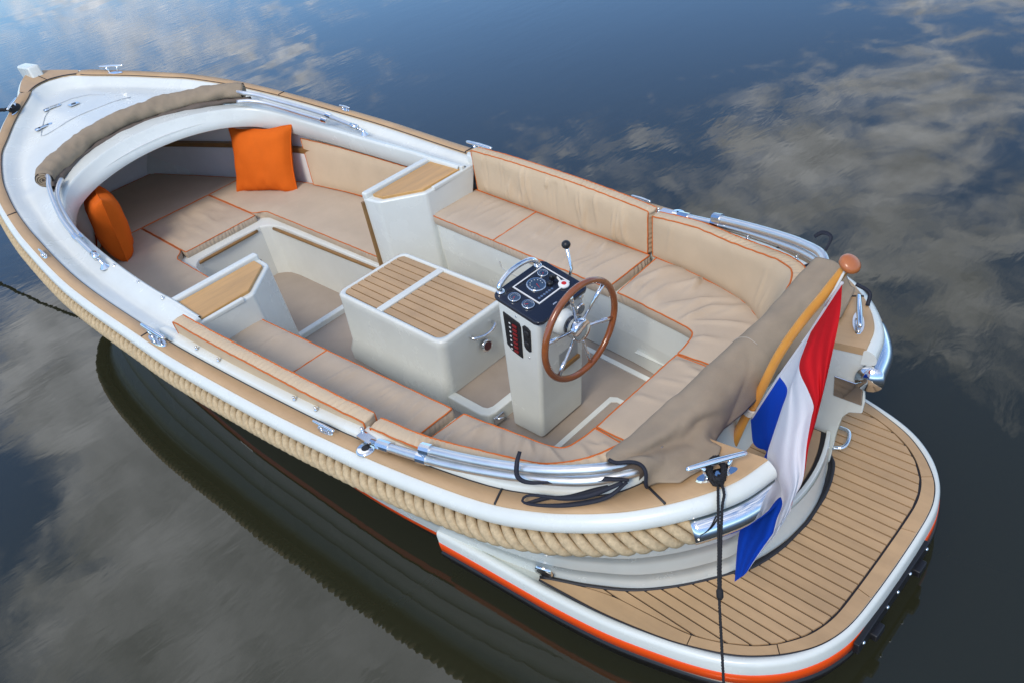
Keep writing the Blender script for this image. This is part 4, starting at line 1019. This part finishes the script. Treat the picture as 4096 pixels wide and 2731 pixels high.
def stern_canopy():
    root = thing('folded_canopy', 'bunched taupe sun canopy draped over steel tubes across the stern behind the seats', 'canopy', (7.45, 0, .95))
    # one wide sheet bunched over the tube bow: cross-sections run from the seat side over the top to the gunwale
    rows = []; NY, NT = 170, 44
    for i in range(NY):
        u = i/(NY-1); y = lerp(-.655, .675, u)
        cz = interp(y, [(-.69, .905), (-.56, .893), (-.45, .880), (-.2, .862), (.2, .866), (.55, .892), (.69, .90)])
        ex = interp(y, [(-.70, 7.46), (-.62, 7.50), (-.58, 7.56), (-.53, 7.572), (-.48, 7.585), (-.42, 7.600), (-.36, 7.575), (-.30, 7.52), (-.2, 7.49), (.25, 7.49), (.36, 7.55), (.48, 7.565), (.69, 7.52)])
        ez = interp(y, [(-.70, .862), (-.36, .868), (-.31, .82), (-.2, .77), (.25, .78), (.36, .87), (.69, .868)])
        top = .078+.010*math.sin(y*7+1)
        prof = [(7.345, cz-.075), (7.322, cz-.03), (7.325, cz+.025), (7.352, cz+.066), (7.395, cz+top), (7.44, cz+.068), (7.480, cz+.030), (lerp(7.49, ex, .35), lerp(cz-.01, ez, .42)), (lerp(7.49, ex, .75), lerp(cz-.01, ez, .82)), (ex, ez)]
        C_ = resample(spline([(a, y, b) for a, b in prof], 6), NT); row = []
        for k, p in enumerate(C_):
            t = k/(NT-1); a, b = C_[max(k-1, 0)], C_[min(k+1, NT-1)]; tg = (b-a).normalized(); nn = Vector((tg.z*-1, 0, tg.x)); nn = nn if nn.dot(p-Vector((7.42, y, cz-.03))) > 0 else -nn
            f = sstep(.35, .8, t)
            e = min(1, min(u, 1-u)*14)
            h = .012*noise.noise(Vector((p.x*5, y*3.2, p.z*5)))+.005*noise.noise(p*13)
            g = y*7.5+t*5.2; h += .011*(abs(math.sin(g+.8*noise.noise(p*5)))**.6-.6)*(.25+.75*f)*(1.0 if y < .1 else .5)
            if y < -.2: h -= .030*math.exp(-((t-(.70+.55*(y+.45)))*16)**2)*sstep(-.2, -.34, y)
            sh = .05*math.sin(t*math.pi)**2-.02
            q = p+nn*h*(.4+.6*e)
            if u < .12: q.y -= (sh+.018*math.sin(t*15))*(1-u/.12)
            row.append(q)
        rows.append(row)
    mb = MB(); mb.grid(rows); o = mb.make('cover', TAUPE, smooth=True); so = o.modifiers.new('s', 'SOLIDIFY'); so.thickness = .004; so.offset = -1; ks = [o]
    q = MB(); q.tube(rows[0][int(NT*.52):], .0065, 6); ks.append(q.make('black_hem', STRAP, smooth=True))
    # second, inner layer of cloth showing at the open end
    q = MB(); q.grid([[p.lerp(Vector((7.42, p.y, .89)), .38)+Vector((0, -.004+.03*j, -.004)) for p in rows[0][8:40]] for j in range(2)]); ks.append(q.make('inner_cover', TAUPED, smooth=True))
    j = int(NY*.56); q = MB(); q.tube([p+Vector((0, 0, .001)) for p in rows[j][5:26]], .0016, 5); ks.append(q.make('seam', mat('seam_thread', (.42, .36, .29), .8), smooth=True))
    for s in (-1, 1):
        t1 = spline([(6.69, .950*s, .846), (6.903, .906*s, .876), (7.097, .853*s, .905), (7.224, .806*s, .925), (7.334, .745*s, .943), (7.39, .68*s, .935), (7.42, .60*s, .905), (7.43, .5*s, .89)], 6)
        q = MB(); q.tube(t1, .0185, 12); ks.append(q.make('steel_tube', ALU, smooth=True))
        t2 = spline([(6.435, 1.000*s, .772), (6.666, .966*s, .802), (6.847, .929*s, .828), (7.045, .873*s, .856), (7.221, .810*s, .880), (7.34, .74*s, .892), (7.42, .64*s, .89), (7.45, .57*s, .88)], 6)
        q = MB(); q.tube(t2, .0185, 12); ks.append(q.make('steel_tube', ALU, smooth=True))
        q = MB(); q.tube([Vector((6.675, .953*s, .844)), Vector((6.725, .945*s, .852))], .025, 12); q.tube([Vector((6.655, .968*s, .800)), Vector((6.705, .960*s, .807))], .025, 12); q.box((6.68, .962*s, .824), (.03, .02, .04)); ks.append(q.make('tube_clamp', CHROME))
        q = MB(); q.tube([Vector((6.43, 1.001*s, .771)), Vector((6.50, .991*s, .780))], .024, 12); q.tube([Vector((6.385, 1.007*s, .768)), Vector((6.43, 1.001*s, .772))], .012, 8); q.box((6.355, 1.008*s, .772), (.085, .038, .010)); ks.append(q.make('deck_hinge', CHROME))
    adopt(root, *ks)
    # straps: flat navy ribbons
    def ribbon(pts, w_, m_=STRAP):
        P_ = resample(spline(pts, 8), 60); q = MB(); a, b = [], []
        for i, p in enumerate(P_):
            t = (P_[min(i+1, 59)]-P_[max(i-1, 0)]).normalized(); tw = t.cross(Vector((.4+math.sin(i*.11)*.35, -.5, .75))); sd_ = tw.normalized()*w_/2*(.75+.25*math.sin(i*.17)); a.append(p+sd_); b.append(p-sd_)
        q.grid([a, b]); o_ = q.make('strap', m_, smooth=True); so_ = o_.modifiers.new('s', 'SOLIDIFY'); so_.thickness = .002; return o_
    r1 = ribbon([(7.10, -.83, .965), (7.115, -.865, .945), (7.13, -.885, .905), (7.17, -.865, .885), (7.26, -.80, .89), (7.36, -.735, .905), (7.44, -.68, .90)], .017)
    r2 = ribbon([(7.43, -.70, .90), (7.36, -.79, .875), (7.28, -.84, .855), (7.19, -.875, .845), (7.155, -.895, .835), (7.165, -.915, .832), (7.22, -.895, .834), (7.31, -.835, .840), (7.40, -.755, .86), (7.44, -.69, .90)], .017)
    r3 = ribbon([(7.17, -.905, .82), (7.22, -.86, .835), (7.30, -.80, .85), (7.38, -.72, .87)], .014)
    f1 = ribbon([(7.27, .81, .97), (7.30, .825, .99), (7.345, .81, .985), (7.34, .76, .93), (7.33, .75, .86), (7.36, .71, .82)], .018)
    f2 = ribbon([(7.33, .74, .90), (7.24, .72, .85), (7.22, .70, .80), (7.28, .68, .80)], .012)
    b1 = MB(); b1.tube(spline([(7.55, .62, .93), (7.60, .63, .90), (7.61, .60, .86)], 6), .008, 8); b1o = b1.make('strap', STRAP, smooth=True)
    adopt(root, r1, r2, r3, f1, f2, b1o)
stern_canopy()

# ------------------------------------------------------------------ cleats and deck fittings
def cleat(c, d, L_, h, mat_=CHROME, wide=.018):
    c = Vector(c); d = Vector(d).normalized(); n = Vector((-d.y, d.x, 0)); root = thing('cleat', 'x', 'x'); del root['label']; del root['category']; B(root)
    ring = lambda l, w_, z: [c+d*(l*math.cos(a))+n*(w_*math.sin(a))+Vector((0, 0, z)) for a in [2*math.pi*k/20 for k in range(20)]]
    q = MB(); q.hexa(ring(L_*.36, wide*1.25, 0), ring(L_*.34, wide*1.1, .007)); S(root, q.make('base_plate', mat_))
    for s in (-1, 1):
        q = MB(); q.tube([c+d*(L_*.15*s)+Vector((0, 0, .004)), c+d*(L_*.24*s)+Vector((0, 0, h))], wide*.42, 10); S(root, q.make('post', mat_, smooth=True))
    q = MB(); q.tube([c+d*(L_*.5*t)+Vector((0, 0, h+.004-(.0 if abs(t) < .9 else .002))) for t in (-1, -.9, 0, .9, 1)], [wide*.35, wide*.5, wide*.58, wide*.5, wide*.35], 12); S(root, q.make('bar', mat_, smooth=True))
    return root
def zt(x): return zs(x)+.012
for s in (-1, 1):
    cleat((.585, .455*s, zt(.6)), (.80, .58*s, -.08), .25, .062)
    cleat((3.10, 1.218*s, zt(3.1)), (1, .02*s, -.04), .13, .028, wide=.014)
    cleat((4.70, 1.188*s, zt(4.70)), (1, -.05*s, 0), .26, .06, wide=.022)
    cleat((6.13, 1.070*s, zt(6.13)), (1, -.1*s, 0), .14, .028, wide=.014)
    cleat((7.635, .475*s, zt(7.635)), (.42, .62, .0) if s < 0 else (.42, -.80, 0), .205, .062, wide=.019)
    # flag / lamp socket plate in the gunwale
    q = MB(); p = Vector((6.385, 1.040*s, zt(6.385))); q.lathe(p, (0, 0, 1), [(0, .042), (.006, .041), (.009, .034)], 24); sk = q.make('socket_plate', CHROME, smooth=True); B(sk)
    q = MB(); q.lathe(p, (0, 0, 1), [(.0, .017), (.0105, .017)], 16); S(sk, q.make('socket_hole', BLACK))

# ------------------------------------------------------------------ mooring lines
def mooring(name, label, pts, r, pitch=.045):
    root = thing(name, label, 'rope', pts[0]); ks = []
    path = spline(pts, 10)
    for mb in rope_strands(path, r*.58, r*.5, pitch, 6, 1, step=.008): ks.append(mb.make('strand', BLACKROPE, smooth=True))
    return root, ks
c = Vector((7.635, -.475, zt(7.635)))
root, ks = mooring('mooring_rope', 'black mooring rope running taut from the near stern cleat down past the swim platform', [(7.672, -.525, .878), (7.69, -.553, .866), (7.706, -.578, .842), (7.765, -.67, .765), (7.815, -.749, .70), (7.921, -.898, .50), (8.12, -1.18, .12)], .0050, .03)
path2 = spline([(7.650, -.49, .885), (7.700, -.535, .872), (7.714, -.568, .845), (7.768, -.664, .769), (7.817, -.745, .703), (7.823, -.757, .69)], 10)
for mb in rope_strands(path2, .0029, .0025, .03, 6, 1, step=.006): ks.append(mb.make('strand', BLACKROPE, smooth=True))
coil = []
for k in range(60):
    a = k/60*2*math.pi*2.5; dd = Vector((.56, .83, 0)) if False else Vector((.56, -.83, 0)); nn = Vector((.83, .56, 0))
    coil.append(c+dd*(.050*math.cos(a))+nn*(.022*math.sin(a))+Vector((0, 0, .018+.012*math.sin(a*.7)+.010*(k/60))))
for mb in rope_strands(coil, .0058, .005, .04, 6, 1, step=.008): ks.append(mb.make('strand', BLACKROPE, smooth=True))
q = MB(); q.lathe((7.82, -.752, .695), (.5, -.7, -.9), [(-.018, .006), (-.010, .011), (.010, .011), (.018, .006)], 10); ks.append(q.make('knot', BLACKROPE, smooth=True))
adopt(root, *ks)
cb = Vector((.585, -.455, zt(.6))); coil = []
for k in range(50):
    a = k/50*2*math.pi*2.2; coil.append(cb+Vector((.80, -.58, 0)).normalized()*(.07*math.cos(a))+Vector((.58, .80, 0)).normalized()*(.028*math.sin(a))+Vector((0, 0, .016+.02*k/50)))
root = thing('mooring_rope', 'short black rope turned round the near bow cleat and led over the side', 'rope', tuple(cb)); ks = []
coil += spline([coil[-1], cb+Vector((-.04, -.06, .03)), cb+Vector((-.12, -.16, .0)), cb+Vector((-.3, -.5, -.35)), cb+Vector((-.45, -.8, -.8)), cb+Vector((-.5, -.95, -1.1))], 6)[1:]
for mb in rope_strands(coil, .009, .008, .045, 6, 1, step=.010): ks.append(mb.make('strand', BLACKROPE, smooth=True))
adopt(root, *ks)

# ------------------------------------------------------------------ flagstaff and flag
def flagstaff():
    P = spline([(7.352, 0, .37), (7.372, 0, .45), (7.435, 0, .64), (7.484, 0, .756), (7.574, 0, 1.003), (7.654, 0, 1.172), (7.726, 0, 1.304), (7.786, 0, 1.417), (7.80, 0, 1.44)], 8)
    root = thing('flagstaff', 'curved varnished wooden flagstaff with a flat round knob leaning over the stern', 'flagstaff', (7.352, 0, .37))
    n = len(P); q = MB(); q.tube(P, [lerp(.0185, .0145, i/(n-1)) for i in range(n)], 16); a = q.make('staff', POLE, smooth=True)
    d = (P[-1]-P[-4]).normalized(); q = MB(); q.lathe(P[-1]-d*.005, d, [(0, .014), (.003, .027), (.009, .033), (.017, .034), (.025, .031), (.031, .022), (.034, .006)], 32); b = q.make('knob', KNOB, smooth=True)
    q = MB(); c0 = Vector((7.462, 0, .70)); t = Vector((.24, 0, .62)).normalized()
    for k in range(4): 
        cc = c0+t*(k*.009-.012); u = Vector((0, 1, 0)); v = t.cross(u); q.tube([cc+(u*math.cos(x)+v*math.sin(x))*.024 for x in [2*math.pi*j/16 for j in range(16)]], .0055, 6, closed=True)
    q.tube(spline([c0+Vector((-.01, -.02, .01)), c0+Vector((-.03, -.035, .03)), c0+Vector((-.05, -.03, .05))], 5), .004, 6)
    c_ = q.make('lashing', CORD, smooth=True)
    q = MB(); q.tube([P[-3]+Vector((.004, -.018, -.0)), Vector((7.775, -.022, 1.36)), Vector((7.745, -.025, 1.29))], .004, 6); d_ = q.make('halyard', CORD, smooth=True)
    adopt(root, a, b, c_, d_)
flagstaff()
def flag():
    # hoist along the staff from (7.46,0,.66) to (7.78,0,1.375); fly hangs down towards the camera side, bunched in pleats
    root = thing('flag', 'red, white and blue striped flag hanging in folds from the wooden flagstaff', 'flag', (7.6, 0, 1.0))
    F = [[(7.796, -.02, 1.392), (7.815, -.065, 1.298), (7.823, -.124, 1.169), (7.825, -.167, 1.069), (7.824, -.205, .977), (7.821, -.229, .917), (7.812, -.262, .804), (7.785, -.31, .65), (7.76, -.34, .57)],
         [(7.703, -.02, 1.175), (7.707, -.075, 1.132), (7.713, -.111, 1.103), (7.734, -.138, 1.086), (7.778, -.175, 1.074), (7.82, -.214, 1.055), (7.828, -.241, 1.027), (7.843, -.293, .962), (7.864, -.35, .867), (7.848, -.38, .793), (7.847, -.397, .745), (7.804, -.43, .642)],
         [(7.591, -.02, .936), (7.649, -.068, .936), (7.663, -.129, .901), (7.677, -.203, .854), (7.686, -.256, .813), (7.701, -.282, .796), (7.745, -.331, .768), (7.812, -.379, .763), (7.815, -.417, .715), (7.815, -.445, .66), (7.80, -.455, .625), (7.772, -.475, .545), (7.748, -.495, .468)],
         [(7.474, -.02, .667), (7.498, -.054, .654), (7.527, -.092, .642), (7.561, -.116, .65), (7.617, -.148, .685), (7.617, -.2, .657), (7.628, -.251, .625), (7.643, -.335, .561), (7.660, -.407, .491), (7.702, -.5, .387)]]
    nu = 90; nb = 22; nv = nb*3+1; F = [resample(spline(f, 6), nu) for f in F]
    vd = Vector((.42, -.67, .62)).normalized(); grid_ = []
    for i in range(nu):
        u = i/(nu-1); row = []
        for b in range(3):
            for k in range(nb+(1 if b == 2 else 0)):
                f = k/nb; p = F[b][i].lerp(F[b+1][i], f); env = min(1, u*5)*min(1, (1-u)*4+.35)
                v = (b+f)/3
                p += vd*env*(.020*math.sin(math.pi*f)*(1.6 if b == 1 else 1)+.013*math.sin(v*24+u*3.5)*math.sin(math.pi*f)**.5+.006*math.sin(v*55-u*9)*math.sin(math.pi*f)**.5)
                p += vd*.010*env*noise.noise(Vector((u*5, v*7, 3)))
                row.append(p)
        grid_.append(row)
    nv = nb*3
    ks = []
    for nm, a, b, m_ in (('red_stripe', 0, nb, REDF), ('white_stripe', nb, 2*nb, WHITEF), ('blue_stripe', 2*nb, 3*nb, BLUEF)):
        q = MB(); q.grid([r_[a:b+1] for r_ in grid_]); ks.append(q.make(nm, m_, smooth=True))
    q = MB(); q.tube([grid_[0][j] for j in range(nv)], .005, 6); ks.append(q.make('hoist_band', WHITEF, smooth=True))
    adopt(root, *ks)
flag()
